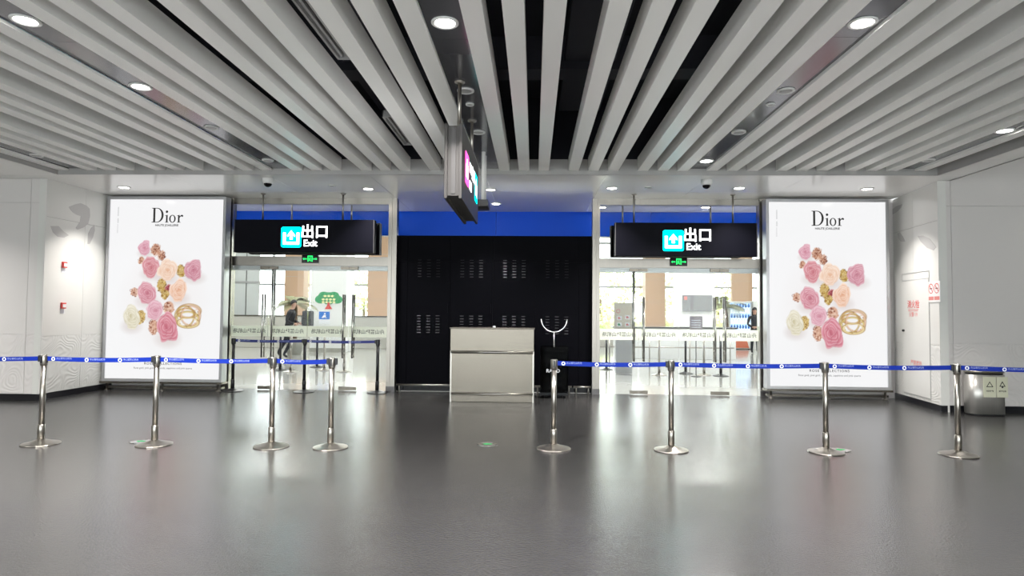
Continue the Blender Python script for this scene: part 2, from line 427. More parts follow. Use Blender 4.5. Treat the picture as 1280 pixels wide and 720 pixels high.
# blue fascia above the passage, in long panels
bf = struct(empty('trim_blue_fascia', (0, 13.05, 3.05)), 'glossy blue fascia band above the black cabinets')
for x0, x1 in ((-9., -7.), (-7., -4.0), (-4.0, -.795), (-.795, 2.4), (2.4, 5.4), (5.4, 8)):
    MB().box(x0 + .003, x1 - .003, 0, .08, 0, .62).build('fascia_panel', 'blue_fascia', bf)
MB().box(-9, 8, .08, .12, 0, .62).build('backing', 'blue_fascia', bf)
MB().box(-9, 8, -.012, .08, -.02, -.002).build('edge_strip', 'chrome', bf)

# ------------------------------------------------------------------ glass fronts
def portal(name, x0, x1, jl, jr, label, seams, tall):
    """x0..x1 clear width, jl/jr jamb widths; seams = leaf edges"""
    d = struct(empty(name, ((x0 + x1) / 2, YG, 0)), label); ox = (x0 + x1) / 2
    B = lambda nm, mt, a, b, y0, y1, z0, z1, p=d: MB().box(a - ox, b - ox, y0 - YG, y1 - YG, z0, z1).build(nm, mt, p)
    for a, b in ((x0 - jl, x0), (x1, x1 + jr)):
        mb = MB(); wdt = b - a
        mb.box(a - ox, a + wdt * .42 - ox, -.07, .09, 0, 3.56).box(a + wdt * .42 - ox, a + wdt * .58 - ox, -.055, .09, 0, 3.56).box(a + wdt * .58 - ox, b - ox, -.07, .09, 0, 3.56)
        mb.build('jamb', 'steel_jamb', d)
        B('kick_plate', 'dark_metal', a - .004, b + .004, YG - .076, YG - .07, 0, .10)
    B('head_beam', 'steel_jamb', x0, x1, YG - .05, YG + .07, 3.45, 3.56)
    t = B('transom', 'steel_jamb', x0, x1, YG - .05, YG + .08, 2.30, 2.47)
    B('track_cover', 'frame_grey', x0, x1, YG + .02, YG + .14, 2.22, 2.30)
    m = (x0 + x1) / 2
    for a, b in ((x0, m), (m, x1)):
        B('upper_pane', 'pane', a + .003, b - .003, YG - .005, YG + .005, 2.47, 3.45)
    edges = [x0] + seams + [x1]
    for i in range(4):
        a, b = edges[i] + .004, edges[i + 1] - .004
        leaf = B('door_leaf', 'pane', a, b, YG - .006, YG + .006, .012, 2.29)
        B('band', 'decal_band', a + .002, b - .002, YG - .009, YG - .007, .985, 1.185, leaf)
        me = text_mesh('舟山普陀山机场', .088, 'band_ink', .0012, 0, 1.0, 'CENTER', True)
        place('lettering', me, ((a + b) / 2 - ox, -.0105, 1.082), leaf)
        hx = (b - .085) if i % 2 == 0 else (a + .085)
        for yy in (-.055, .055):
            MB().tube([(hx - ox, yy, .60), (hx - ox, yy, 2.23 if i == tall else 1.77)], .017, 10).build('handle', 'steel_light', leaf)
        mb = MB()
        for zz in (.80, 1.55): mb.tube([(hx - ox, -.055, zz), (hx - ox, .055, zz)], .009, 8)
        mb.build('handle_bracket', 'steel', leaf)
        px = (b - .16, b) if i % 2 == 0 else (a, a + .16)
        B('patch_fitting', 'steel_brushed', px[0], px[1], YG - .022, YG + .022, .012, .075, leaf)
        B('patch_fitting', 'steel_brushed', px[0], px[1], YG - .022, YG + .022, 2.235, 2.29, leaf)
    return d
dl = portal('door_1', -5.62, -2.69, .13, .155, 'left glass front with four glass door leaves', [-4.93, -4.19, -3.42], 1)
dr = portal('door_2', 1.20, 4.07, .135, .13, 'right glass front with four glass door leaves', [1.91, 2.64, 3.37], 0)

# black cabinet wall between the glass fronts
cab = struct(MB().box(-2.66, 1.17, 11.74, 13.0, 0, 2.895).build('wall_center', 'black_cabinet'), 'black cabinet wall below the blue fascia')
cx = [-2.65, -2.36, -1.56, -.76, .03, .83, 1.16]
for i in range(len(cx) - 1):
    p = MB().box(cx[i] + .003, cx[i + 1] - .003, 11.715, 11.74, .10, 2.40).build('cabinet_door', 'black_cabinet', cab)
    MB().box(cx[i] + .003, cx[i + 1] - .003, 11.715, 11.74, 2.405, 2.89).build('cabinet_panel', 'black_cabinet', cab)
    if 1 <= i <= 4:
        c = (cx[i] + cx[i + 1]) / 2
        for z0 in (2.12, 1.08):
            mb = MB()
            for j in range(3):
                for k in range(7):
                    xx = c + (j - 1) * .175; zz = z0 + k * .052
                    mb.prism([(-.035, 0), (.035, 0), (.035, .018), (-.035, .018)], .001, Matrix.Translation((xx, 11.714, zz)) @ Matrix.Rotation(math.radians(-28), 4, 'X'))
            mb.build('louvre_vent', 'louvre', p)
        MB().box(cx[i + 1] - .06, cx[i + 1] - .035, 11.695, 11.715, 1.45, 1.62).build('latch', 'black_cabinet', p)
MB().box(-2.53, 1.06, 11.73, 11.75, 0, .098).build('plinth', 'black_gloss', cab)

# hall behind the glass: far window wall, columns, low walls, ceiling
hall = struct(MB().box(-30, 26, 13.13, 29.2, 6.0, 6.2).build('ceiling_hall', 'hall_white'), 'high pale ceiling of the daylit hall')
struct(MB().box(-30, 26, 13.0, 13.13, 3.67, 6.2).build('wall_hall_front', 'hall_white'), 'wall above the blue fascia in the hall')
struct(MB().box(-30.2, -30, 11.7, 29.2, 0, 6.2).build('wall_hall_left', 'hall_white'), 'end wall of the daylit hall')
struct(MB().box(26, 26.2, 11.7, 29.2, 0, 6.2).build('wall_hall_right', 'hall_white'), 'end wall of the daylit hall')
struct(MB().box(-30, -7.84, 11.75, 11.9, 0, 6.2).build('wall_hall_back', 'hall_white'), 'inner wall of the daylit hall')
struct(MB().box(6.46, 26, 11.75, 11.9, 0, 6.2).build('wall_hall_back', 'hall_white'), 'inner wall of the daylit hall')
YW = 29.0
def facade(name, x0, x1, zsill, step, label):
    d = struct(empty(name, ((x0 + x1) / 2, YW, 0)), label); ox = (x0 + x1) / 2
    MB().box(x0 - ox, x1 - ox, -.1, .1, 0, zsill).build('sill_wall', 'hall_grey', d)
    n = max(1, round((x1 - x0) / step)); q = (x1 - x0) / n
    for k in range(n + 1):
        MB().box(x0 + k * q - .05 - ox, x0 + k * q + .05 - ox, -.08, .08, zsill, 6.0).build('mullion', 'frame_grey', d)
    for z in (2.70, 4.7):
        MB().box(x0 - ox, x1 - ox, -.06, .06, z - .045, z + .045).build('transom_bar', 'frame_grey', d)
    for k in range(n):
        for z0, z1 in ((zsill, 2.655), (2.745, 4.655), (4.745, 6.)):
            MB().box(x0 + k * q + .05 - ox, x0 + (k + 1) * q - .05 - ox, -.006, .006, z0, z1).build('window_pane', 'pane', d)
    return d
facade('window_1', -22, -2.2, 1.22, 2.4, 'tall daylight windows of the hall behind the left doors')
facade('window_2', -2.2, 20, .55, 2.4, 'tall daylight windows of the hall behind the right doors')
struct(MB().box(-30, -22, 28.9, 29.1, 0, 6).build('wall_hall_far', 'hall_white'), 'far wall of the daylit hall')
struct(MB().box(20, 26, 28.9, 29.1, 0, 6).build('wall_hall_far', 'hall_white'), 'far wall of the daylit hall')
def hall_column(px0, px1, y, d, material, label, seam=False):
    a = on_y(px0, 380, y).x; b = on_y(px1, 380, y).x
    c = struct(MB().bbox(a, b, y, y + d, 0, 6., .02).build('trim_column', material), label)
    if seam:
        for z in (1.0, 2.0, 3.0, 4.0):
            MB().box(a - .003, b + .003, y - .004, y, z - .006, z + .006).build('joint', 'hall_grey', c)
    else:
        MB().box(a - .01, b + .01, y - .012, y, 0, .15).build('plinth', 'stone', c)
    return a, b
hall_column(355, 379, 27.6, .8, 'hall_tan', 'tan clad column behind the potted palm', True)
hall_column(459, 487, 27.6, .8, 'hall_tan', 'tan clad column nearest the black cabinets, left doors', True)
hall_column(807, 832, 27.6, .8, 'hall_tan', 'tan clad column behind the right doors', True)
hall_column(915, 941, 28.75, .2, 'hall_tan', 'tan clad column behind the vending machine', True)
CL = hall_column(388, 433, 22.5, 1.0, 'hall_white', 'broad white column with a tree picture')
CR = hall_column(849, 893, 24.0, 1.0, 'hall_white', 'broad white column with a wall screen')
# grey glazed partition at the far left of the hall
pt = struct(empty('wall_partition', (on_y(324, 380, 26).x, 26, 0)), 'pale grey panelled partition in the daylit hall')
for k in range(-8, 0):
    MB().box(k * .55 + .01, (k + 1) * .55 - .01, -.03, .03, .02, 4.2).build('partition_panel', 'partition', pt)
    MB().box(k * .55 - .012, k * .55 + .012, -.05, .05, 0, 4.2).build('post', 'dark_metal', pt)
MB().box(-4.4, 0, -.06, .06, 2.62, 2.70).build('rail', 'frame_grey', pt)
lw = struct(MB().bbox(-17, -3.2, 25.0, 25.35, 0, 1.26, .02).build('wall_low', 'hall_grey'), 'low grey parapet in the daylit hall')
MB().box(-17, -3.2, 24.97, 25.38, 1.26, 1.30).build('coping', 'steel_brushed', lw)
# outside ground
struct(MB().box(-60, 60, 29.2, 90, -.3, -.05).build('floor_outside', 'grass'), 'lawn outside the hall windows')
struct(MB().box(-60, 60, 31, 36, -.05, -.02).build('floor_outside', 'kerb'), 'paved road outside the hall windows')

# ================================================================== LAMPS
LAMP_N = [0]
lens_me = MB().lathe([(.0, 0), (.075, 0), (.075, -.006), (.0, -.007)], 24).mesh('lens', 'lamp_lens')
ring_me = MB().lathe([(.075, .0), (.105, .0), (.105, -.008), (.096, -.014), (.078, -.010), (.075, 0)], 28).mesh('trim_ring', 'white_plastic')
ld = bpy.data.lights.new('downlight_lamp', 'AREA'); ld.shape = 'DISK'; ld.size = .14; ld.energy = DOWN_W; ld.color = (1, .97, .935); ld.spread = math.radians(130)
ls = ld.copy(); ls.energy = SOFFIT_W; ls.spread = math.radians(95)
lw_ = ld.copy(); lw_.energy = 52  # power of the lamps added at the far left
def downlight(x, y, z, label):
    e = tag(empty('downlight', (x, y, z)), label, 'downlight', 'round ceiling downlights')
    link('trim_ring', ring_me, e); link('lens', lens_me, e)
    l = bpy.data.objects.new('downlight_lamp', lw_ if x < -9 else ld if ZS < z < 4 and x < 5 else ls); col.objects.link(l); l.parent = e; l.location = (0, 0, -.02)
SZ = ZSLAT + .03
for px, py, lab in ((33, 25, 'lit round downlight in the far left panel strip, top corner of the picture'),
                    (181, 108, 'lit round downlight in the left panel strip, farther of the two there'),
                    (555, 28, 'lit round downlight above the hanging sign, in the middle panel strip'),
                    (1087, 28, 'lit round downlight in the right panel strip, near the top edge'),
                    (883, 201, 'lit round downlight at the far end of the right panel strip'),
                    (1264, 163, 'lit round downlight in the outermost right panel strip')):
    p = on_z(px, py, SZ); xx = min(STRIPS, key=lambda s: abs((s[0] + s[1]) / 2 - p.x)); downlight((xx[0] + xx[1]) / 2, p.y, SZ, lab)
for s, sn in zip(STRIPS[1:], ('left', 'middle', 'right', 'outermost right')):
    for y, yn in ((1.9, 'just over the viewer'), (-1.2, 'a step behind the viewer'), (-4.3, 'near the added rear windows')):
        downlight((s[0] + s[1]) / 2, y, SZ, 'round downlight in the %s panel strip, %s' % (sn, yn))
for px, py, lab in ((155, 234, 'soffit downlight above the left light box'), (460, 236, 'soffit downlight above the right end of the left exit sign'),
                    (613, 237, 'nearer of the two soffit downlights above the counter'), (620, 254.5, 'farther of the two soffit downlights above the counter'),
                    (765, 235, 'soffit downlight above the left end of the right exit sign'), (924, 235, 'soffit downlight above the right end of the right exit sign'),
                    (1084, 236, 'soffit downlight above the right light box'), (355, 252, 'soffit downlight seen through the upper left glass, left one'),
                    (487, 254, 'soffit downlight behind the steel jamb left of the black cabinets'), (752, 259, 'soffit downlight seen through the upper right glass, left one'),
                    (882, 259, 'soffit downlight seen through the upper right glass, right one')):
    p = on_z(px, py, ZS); downlight(p.x, p.y, ZS, lab)
downlight(9.6, 6.6, 4.15, 'downlight in the raised right ceiling bay')
for y, yn in ((8.0, 'nearest the flank wall'), (5.6, 'second from the flank wall'), (3.2, 'third from the flank wall')): downlight(-9.4, y, ZS, 'added soffit downlight out of view at the left, %s' % yn)  # added lamps out of view, to brighten the left flank wall
# added lamps, unseen above the doors, that brighten the hall
hd = bpy.data.lights.new('hall_fill_lamp', 'AREA'); hd.shape = 'RECTANGLE'; hd.size = 1.4; hd.size_y = .5; hd.energy = HALL_W; hd.color = (1, .98, .95)
for x, xn in zip((-14, -9, -4, 1, 6, 11, 16), ('first', 'second', 'third', 'fourth', 'fifth', 'sixth', 'seventh')):
    for y, yn in ((16.5, 'near'), (22, 'far')):
        e = tag(empty('hall_fill', (x, y, 5.98)), 'added unseen fill luminaire on the high hall ceiling, %s from the left in the %s row' % (xn, yn), 'added ceiling light', 'added hall fill luminaires')
        MB().box(-.75, .75, -.3, .3, -.05, .0).build('housing', 'white_plastic', e)
        l = bpy.data.objects.new('hall_fill_lamp', hd); col.objects.link(l); l.parent = e; l.location = (0, 0, -.06)

# ================================================================== LIGHT BOXES WITH POSTERS
def paint_poster(nu, nv):
    PW, PH_ = 148.0, 231.0                       # print measured in these units, origin top left
    u = np.linspace(0, PW, nu)[None, :].repeat(nv, 0); v = np.linspace(0, PH_, nv)[:, None].repeat(nu, 1)
    img = np.ones((nv, nu, 3)) * np.array((247, 247, 248.))
    def blend(mask, c):
        nonlocal img
        img = img * (1 - mask[..., None]) + np.asarray(c, float) * mask[..., None]
    X0, Y0 = 961., 252.
    roses = [(1008, 314.8, 8.2, 9.8, (236, 186, 200), (202, 134, 152)), (1016, 339, 10.9, 13.6, (230, 168, 174), (196, 116, 126)),
             (1072.6, 342.8, 12, 14, (228, 172, 184), (190, 120, 138)), (1053.7, 369.3, 11, 14.6, (253, 224, 204), (226, 172, 142)),
             (1037.8, 343.4, 12, 14.8, (254, 232, 214), (230, 186, 158)), (1012, 373, 12, 14.6, (233, 176, 186), (194, 118, 134)),
             (993, 404.4, 11, 16, (243, 238, 220), (205, 196, 164)), (1023.5, 394.5, 11.4, 13.2, (240, 194, 206), (208, 146, 162)),
             (1040.3, 417.7, 13.6, 19.2, (232, 160, 172), (190, 104, 120))]
    def ell(cx, cy, rx, ry, soft=.0):
        return ((u - (cx - X0)) / rx) ** 2 + ((v - (cy - Y0)) / ry) ** 2
    # soft printed shade below the jewellery
    for cx, cy, rx, ry, a, b in roses:
        d = ell(cx + .5, cy + ry * .75, rx * 1.6, ry * .75); blend(np.clip(1 - d, 0, 1) ** 1.3 * .38, (190, 172, 166))
    d = ell(1033, 385, 62, 70); blend(np.clip(1 - d, 0, 1) * .22, (232, 218, 214))
    GOLD = ((196, 160, 84), (150, 112, 52), (236, 214, 150), (120, 82, 40), (214, 184, 110))
    ROSEG = ((206, 150, 120), (150, 92, 70), (244, 214, 196), (118, 66, 52), (226, 180, 154))
    def cluster(cx, cy, rx, ry, pal, n=70):
        d = ell(cx, cy, rx, ry); blend(np.clip((1 - d) * 3, 0, 1) * .75, pal[0])
        for i in range(n):
            a = rng.uniform(0, 6.283); r = math.sqrt(rng.uniform(0, 1)); s = rng.uniform(.7, 1.9)
            x = cx + rx * r * math.cos(a); y = cy + ry * r * math.sin(a)
            e = np.sqrt(ell(x, y, s, s * rng.uniform(.6, 1.4))); c = pal[rng.randint(len(pal))]
            m = np.clip(1.3 - e * 1.3, 0, 1) if rng.rand() < .6 else np.clip(1 - np.abs(e - .9) * 4, 0, 1)
            blend(m * .85, c)
    def rose(cx, cy, rx, ry, hi, lo):
        hi = np.array(hi, float); lo = np.array(lo, float)
        du = (u - (cx - X0)) / rx; dv = (v - (cy - Y0)) / ry
        for f_ in (2.3, 4.1, 7.3):
            q1, q2 = rng.uniform(0, 6.28, 2); du, dv = du + .16 / f_ * np.sin(f_ * dv + q1) + .05 * np.sin(f_ * 1.7 * du + q2), dv + .16 / f_ * np.sin(f_ * du + q2)
        rr = np.sqrt(du ** 2 + dv ** 2)
        ph = rng.uniform(0, 6.28)
        for layer, (R, off, npet) in enumerate(((.58, .50, 5), (.55, .36, 4), (.44, .27, 4), (.34, .16, 3), (.22, .08, 3))):
            for k in range(npet):
                a = ph + layer * .9 + 6.283 * k / npet + rng.uniform(-.35, .35)
                o2 = off * rng.uniform(.8, 1.15); px, py = o2 * math.cos(a), o2 * math.sin(a)
                ca, sa = math.cos(a), math.sin(a)
                lx = (du - px) * ca + (dv - py) * sa; ly = -(du - px) * sa + (dv - py) * ca
                e = np.sqrt((lx / (R * .92)) ** 2 + (ly / (R * 1.12)) ** 2)
                m = np.clip((1 - e) * 9, 0, 1)
                along = np.clip((lx / R + 1) / 2, 0, 1)                  # 0 near the heart, 1 at the rim
                sh = np.clip(along * 1.05 - .12 + .16 * (-dv) - .10 * layer / 4, 0, 1)
                rim = np.clip(1 - np.abs(e - .86) * 7, 0, 1) * (lx > 0)
                cc = lo + (hi - lo) * sh[..., None]; cc = cc + (255 - cc) * (rim * .30)[..., None]
                edge = np.clip(1 - np.abs(e - 1.0) * 9, 0, 1) * .35
                img[...] = img * (1 - (m)[..., None]) + cc * m[..., None]
                img[...] = img * (1 - (edge * (rr < .98))[..., None]) + lo * (edge * (rr < .98))[..., None]
        sp = np.sin(np.arctan2(dv, du) * 1 + rr * 26); m = np.clip(1 - rr / .24, 0, 1) * .6
        blend(m * (sp > 0), lo)
    cluster(1022, 317, 6.5, 7, ROSEG); cluster(1029.5, 324.5, 5, 6, ROSEG); cluster(1003.5, 331, 3.5, 5, ROSEG, 30)
    cluster(1056, 345, 6, 8, GOLD); cluster(1031, 363, 6, 9, GOLD); cluster(1036, 374, 5.5, 7, GOLD); cluster(1041, 366.5, 5, 4, ((160, 70, 80), (110, 40, 55), (200, 120, 120)), 40)
    cluster(996, 372, 5, 6, ROSEG, 45); cluster(1005.5, 404, 6, 9, GOLD); cluster(1041.5, 392, 7, 9, ROSEG); cluster(1022, 417, 6, 10, ROSEG)
    # openwork ring on the right: interlaced gold bands
    for cx, cy, rx, ry, c, t in ((1068, 396, 14, 8.5, (224, 190, 150), 2.2), (1064, 399, 11, 6, (206, 166, 110), 1.8), (1066, 407, 14.5, 10, (214, 190, 120), 2.4),
                                 (1070, 402, 12, 12, (228, 186, 160), 1.8), (1062, 403, 12, 13, (196, 164, 96), 1.6), (1067, 411, 13, 6.5, (240, 222, 170), 2.0)):
        e = np.sqrt(ell(cx, cy, rx, ry)); m = np.clip(1 - np.abs(e - 1) * min(rx, ry) / t * 1.3, 0, 1)
        blend(m, c); blend(np.clip(1 - np.abs(e - 1.10) * min(rx, ry) / .7, 0, 1) * .5, (140, 100, 60))
    for i in range(46):
        a = rng.uniform(0, 6.283); k = rng.uniform(.75, 1.05); x = 1067 + 14.5 * k * math.cos(a); y = 403 + 13 * k * math.sin(a)
        blend(np.clip(1.2 - np.sqrt(ell(x, y, .8, .8)), 0, 1) * .7, GOLD[rng.randint(5)])
    for r in roses: rose(*r)
    # tiny upright caption at the left margin, too small to read
    for k in range(26):
        y = 262.5 + k * 1.32
        if k in (9, 10, 16): continue
        blend(np.clip(1.0 - np.sqrt(ell(971.5 - (k > 16) * .3, y, .9, .55)), 0, 1) * (.75 if k < 16 else .4), (70, 70, 74))
    img = np.clip(img / 255., 0, 1)
    return np.where(img <= .04045, img / 12.92, ((img + .055) / 1.055) ** 2.4)
def poster_mesh(nu=236, nv=368):
    c = paint_poster(nu, nv)
    xs = np.linspace(-.5, .5, nu); zs = np.linspace(.5, -.5, nv)
    co = np.zeros((nv, nu, 3)); co[..., 0] = xs[None, :]; co[..., 2] = zs[:, None]
    idx = np.arange(nu * nv).reshape(nv, nu)
    q = np.stack([idx[1:, :-1], idx[1:, 1:], idx[:-1, 1:], idx[:-1, :-1]], -1).reshape(-1, 4)
    me = bpy.data.meshes.new('poster_print'); me.vertices.add(nu * nv); me.vertices.foreach_set('co', co.ravel())
    me.loops.add(q.size); me.loops.foreach_set('vertex_index', q.ravel().astype(np.int32))
    me.polygons.add(len(q)); me.polygons.foreach_set('loop_start', np.arange(0, q.size, 4, dtype=np.int32))
    me.update(calc_edges=True); me.validate()
    at = me.color_attributes.new('print', 'FLOAT_COLOR', 'POINT')
    at.data.foreach_set('color', np.concatenate([c.reshape(-1, 3), np.ones((nu * nv, 1))], 1).ravel().astype(np.float32))
    me.materials.append(MATS['poster_print']); return me
PRINT = poster_mesh()
# serif word mark drawn as outlines: unit = height of the capital
def dior_mesh(h):
    s = []
    def q(pts): return [(x * h, y * h) for x, y in pts]
    # capital D: stem, serifs and bowl in one outline with the counter as a hole
    outer = [(0, 0), (0, .035), (.11, .055), (.11, .945), (0, .965), (0, 1.0), (.36, 1.0)]
    outer += [(.36 + .46 * math.sin(a), .5 + .5 * math.cos(a)) for a in [math.pi * k / 18 for k in range(1, 18)]] + [(.36, 0)]
    inner = [(.25, .045), (.36, .045)] + [(.36 + .315 * math.sin(a), .5 - .455 * math.cos(a)) for a in [math.pi * k / 18 for k in range(1, 18)]] + [(.36, .955), (.25, .955)]
    s += [q(outer), q(inner)]
    x = .92                                       # i
    s += [q([(x, 0), (x, .03), (x + .07, .04), (x + .07, .47), (x - .01, .45), (x - .01, .48), (x + .18, .53), (x + .18, .04), (x + .25, .03), (x + .25, 0)])]
    s += [q([(x + .12 + .085 * math.cos(a), .74 + .085 * math.sin(a)) for a in [math.pi * k / 8 for k in range(16)]])]
    x = 1.40                                      # o
    s += [q(circ(x + .03, .255, .225, .27, 28)), q(circ(x + .03, .255, .125, .225, 28))]
    x = 1.74                                      # r
    s += [q([(x, 0), (x, .03), (x + .07, .04), (x + .07, .47), (x - .01, .45), (x - .01, .48), (x + .18, .53), (x + .18, .42), (x + .27, .51), (x + .36, .535), (x + .42, .50), (x + .425, .42), (x + .37, .385), (x + .315, .42), (x + .26, .42), (x + .18, .33), (x + .18, .04), (x + .27, .03), (x + .27, 0)])]
    return fill2d(s, 'ink')
DIOR = dior_mesh(1.0)
def light_box(cx, w_, z0, z1, y, label):
    h_ = z1 - z0; zc = (z0 + z1) / 2
    e = tag(empty('light_box', (cx, y, 0)), label, 'light box', 'back-lit advertising light boxes')
    b = .05
    MB().box(-w_ / 2 - b, w_ / 2 + b, .012, .17, z0 - b, z1 + b).build('case', 'frame_grey', e)
    fr = MB()
    fr.box(-w_ / 2 - b, -w_ / 2, -.02, .02, z0 - b, z1 + b).box(w_ / 2, w_ / 2 + b, -.02, .02, z0 - b, z1 + b)
    fr.box(-w_ / 2, w_ / 2, -.02, .02, z1, z1 + b).box(-w_ / 2, w_ / 2, -.02, .02, z0 - b, z0)
    fr.build('frame', 'frame_grey', e)
    p = link('poster', PRINT, e); p.scale = (w_, 1, h_); p.location = (0, .0, zc); p['label'] = 'white poster with pink and cream rose jewellery'
    sx = w_ / 148.0; sz = h_ / 231.0
    def at(px, py): return ((px - 961 - 74) * sx, zc - (py - 252 - 115.5) * sz)
    x, z = at(1015.5, 282); o = place('word_mark', DIOR, (x, -.004, z), e); o.scale = (19.0 * sx, 1, 19.0 * sz)
    x, z = at(1035.5, 285.6); o = place('lettering', text_mesh('HAUTE JOAILLERIE', .052, 'ink', .0012), (x, -.004, z), e)
    x, z = at(1036, 463.7); place('lettering', text_mesh('ROSE COLLECTIONS', .062, 'ink', .0008, 0, 1.25), (x, -.004, z), e)
    x, z = at(1036, 469.4); place('lettering', text_mesh('Rose gold, pink gold, diamonds, sapphires and pink quartz', .046, 'ink'), (x, -.004, z), e)
    ft = MB().box(-w_ / 2 - .03, w_ / 2 + .03, .03, .15, .035, .075); ft.build('lower_rail', 'steel_brushed', e)
    MB().box(-w_ / 2 - .07, w_ / 2 + .07, -.04, .18, z0 - b - .035, z0 - b - .002).build('ledge', 'steel_brushed', e)
    for fx in (-w_ / 2 + .03, 0, w_ / 2 - .03):
        MB().lathe([(.045, 0), (.045, .012), (.022, .02), (.022, z0 - b - .03)], 14, (fx, .03, 0)).build('foot', 'steel', e)
    return e
light_box(-6.705, 2.11, .215, 3.475, 11.25, 'left back-lit light box with rose jewellery poster')
light_box(5.163, 2.03, .222, 3.465, 11.29, 'right back-lit light box with rose jewellery poster')

# ================================================================== SIGNS
def exit_icon(parent, cx, zc, s, y):
    MBo = fill2d([rrect(-s / 2, s / 2, -s / 2, s / 2, s * .1)], 'teal_light'); place('exit_symbol', MBo, (cx, y, zc), parent)
    u = fill2d([[(-.40 * s, .22 * s), (-.40 * s, -.36 * s), (.40 * s, -.36 * s), (.40 * s, .22 * s), (.27 * s, .22 * s), (.27 * s, -.23 * s), (-.27 * s, -.23 * s), (-.27 * s, .22 * s)]], 'white_light')
    place('exit_symbol', u, (cx, y - .003, zc), parent)
    a = fill2d([[(0, .33 * s), (.19 * s, .10 * s), (.19 * s, .02 * s), (.07 * s, .09 * s), (.07 * s, -.12 * s), (-.07 * s, -.12 * s), (-.07 * s, .09 * s), (-.19 * s, .02 * s), (-.19 * s, .10 * s)]], 'white_light')
    place('exit_symbol', a, (cx, y - .003, zc), parent)
def exit_sign(x0, x1, y, z0, z1, label, lit, rods, icon_x):
    cx = (x0 + x1) / 2
    e = tag(empty('exit_sign', (cx, y, z0)), label, 'sign', 'black hanging exit signs')
    hh = z1 - z0; w2 = (x1 - x0) / 2
    MB().bbox(-w2, w2, 0, .14, 0, hh, .006).build('case', 'sign_black', e)
    MB().box(-w2 + .02, w2 - .02, -.004, .001, .02, hh - .02).build('face', 'sign_black', e)
    for s_ in (-w2, w2 - .012): MB().box(s_, s_ + .012, -.012, .0, 0, hh).build('edge_trim', 'dark_metal', e)
    if lit:
        ix = icon_x - cx; zc = hh / 2 - .0
        exit_icon(e, ix, zc - .02, .365, -.006)
        for k_, g_ in enumerate('出口'): place('lettering', text_mesh(g_, .255, 'white_light', .0045), (ix + .42 + (k_ - .5) * .255, -.009, zc + .065), e)
        place('lettering', text_mesh('Exit', .165, 'white_light', .002), (ix + .345, -.009, zc - .13), e)
    for rx in rods:
        MB().tube([(rx - cx, .07, hh), (rx - cx, .07, ZS - z0)], .016, 10).build('hanger_rod', 'steel', e)
        MB().lathe([(.045, 0), (.045, -.012), (.018, -.02)], 16, (rx - cx, .07, ZS - z0)).build('ceiling_flange', 'steel', e)
exit_sign(-5.35, -2.83, 11.05, 2.495, 3.085, 'lit black Exit sign hanging in front of the left glass doors', True, (-4.87, -3.42), -4.315)
exit_sign(1.41, 3.865, 11.05, 2.465, 3.055, 'lit black Exit sign hanging in front of the right glass doors', True, (1.75, 3.47), 2.42)
exit_sign(-5.4, -2.9, 11.76, 2.53, 3.13, 'dark sign behind the left glass, half hidden by the lit Exit sign', False, (-4.62, -3.47), 0)
exit_sign(1.42, 3.80, 11.76, 2.51, 3.10, 'dark sign behind the right glass, half hidden by the lit Exit sign', False, (1.65, 3.28), 0)
def running_sign(cx, z, label):
    e = tag(empty('emergency_sign', (cx, YG - .05, z)), label, 'sign', 'small green emergency exit signs')
    MB().bbox(-.155, .155, -.03, 0, -.075, .075, .004).build('case', 'black_gloss', e)
    mb = fill2d([[(-.045, -.05), (-.045, .06), (.05, .06), (.05, -.05), (.032, -.05), (.032, .042), (-.028, .042), (-.028, -.05)]], 'green_light'); place('door_symbol', mb, (0, -.0315, 0), e)
    man = MB().prism([(-.005, .02), (.012, .02), (.012, .036), (-.005, .036)], .0005).prism([(-.018, .015), (.016, .010), (.010, -.015), (.022, -.045), (.010, -.045), (-.002, -.02), (-.02, -.04), (-.026, -.03), (-.010, -.01)], .0005)
    o = man.build('running_man', 'green_light', e); o.location = (0, -.0315, 0)
    for s in (-1, 1):
        a = fill2d([[(s * .135, 0), (s * .11, .022), (s * .11, .009), (s * .06, .009), (s * .06, -.009), (s * .11, -.009), (s * .11, -.022)]], 'green_light')
        place('arrow', a, (0, -.0315, 0), e)
running_sign(-4.14, 2.425, 'small green running man sign on the transom of the left doors')
running_sign(2.62, 2.41, 'small green running man sign on the transom of the right doors')

# hanging sign seen end on, above the counter
hs = tag(empty('hanging_sign', (-.77, 6.75, 2.53)), 'grey double-sided sign hung end on from the middle panel strip', 'sign')
MB().box(-.065, .065, -.83, .83, .03, .70).build('case', 'sign_case', hs)
for s in (-1, 1):
    MB().bbox(s * .07 - .015, s * .07 + .015, -.86, .86, 0, .715, .004).build('face_panel', 'sign_case', hs)
MB().box(-.02, .02, -.84, -.83, .05, .68).build('end_strip', 'dark_metal', hs)
R90 = math.pi / 2
def side_shape(outl, material, y, z, nm='symbol'):
    o = place(nm, fill2d(outl, material), (.0885, y, z), hs, R90)
    return o
side_shape([rrect(-.16, .16, -.16, .16, .03)], 'pink_light', -.44, .37)
o = side_shape([rrect(-.09, .09, -.09, .05, .015), rrect(-.04, .04, .05, .10, .01)], 'white_light', -.44, .37); o.location.x = .0895
for y, z, ww in ((-.13, .46, .10), (.0, .46, .10), (-.14, .27, .08), (-.02, .27, .10)):
    side_shape([rrect(-ww / 2, ww / 2, -.05, .05, .01), rrect(-ww / 2 + .025, ww / 2 - .025, -.025, .025, .005)], 'white_light', y, z, 'glyph_block')
for k_, g_ in enumerate('出口'): place('lettering', text_mesh(g_, .17, 'white_light', .003), (.0895, .22 + (k_ - .5) * .17, .44), hs, R90)
side_shape([rrect(-.16, .16, -.16, .16, .03)], 'teal_light', .55, .37)
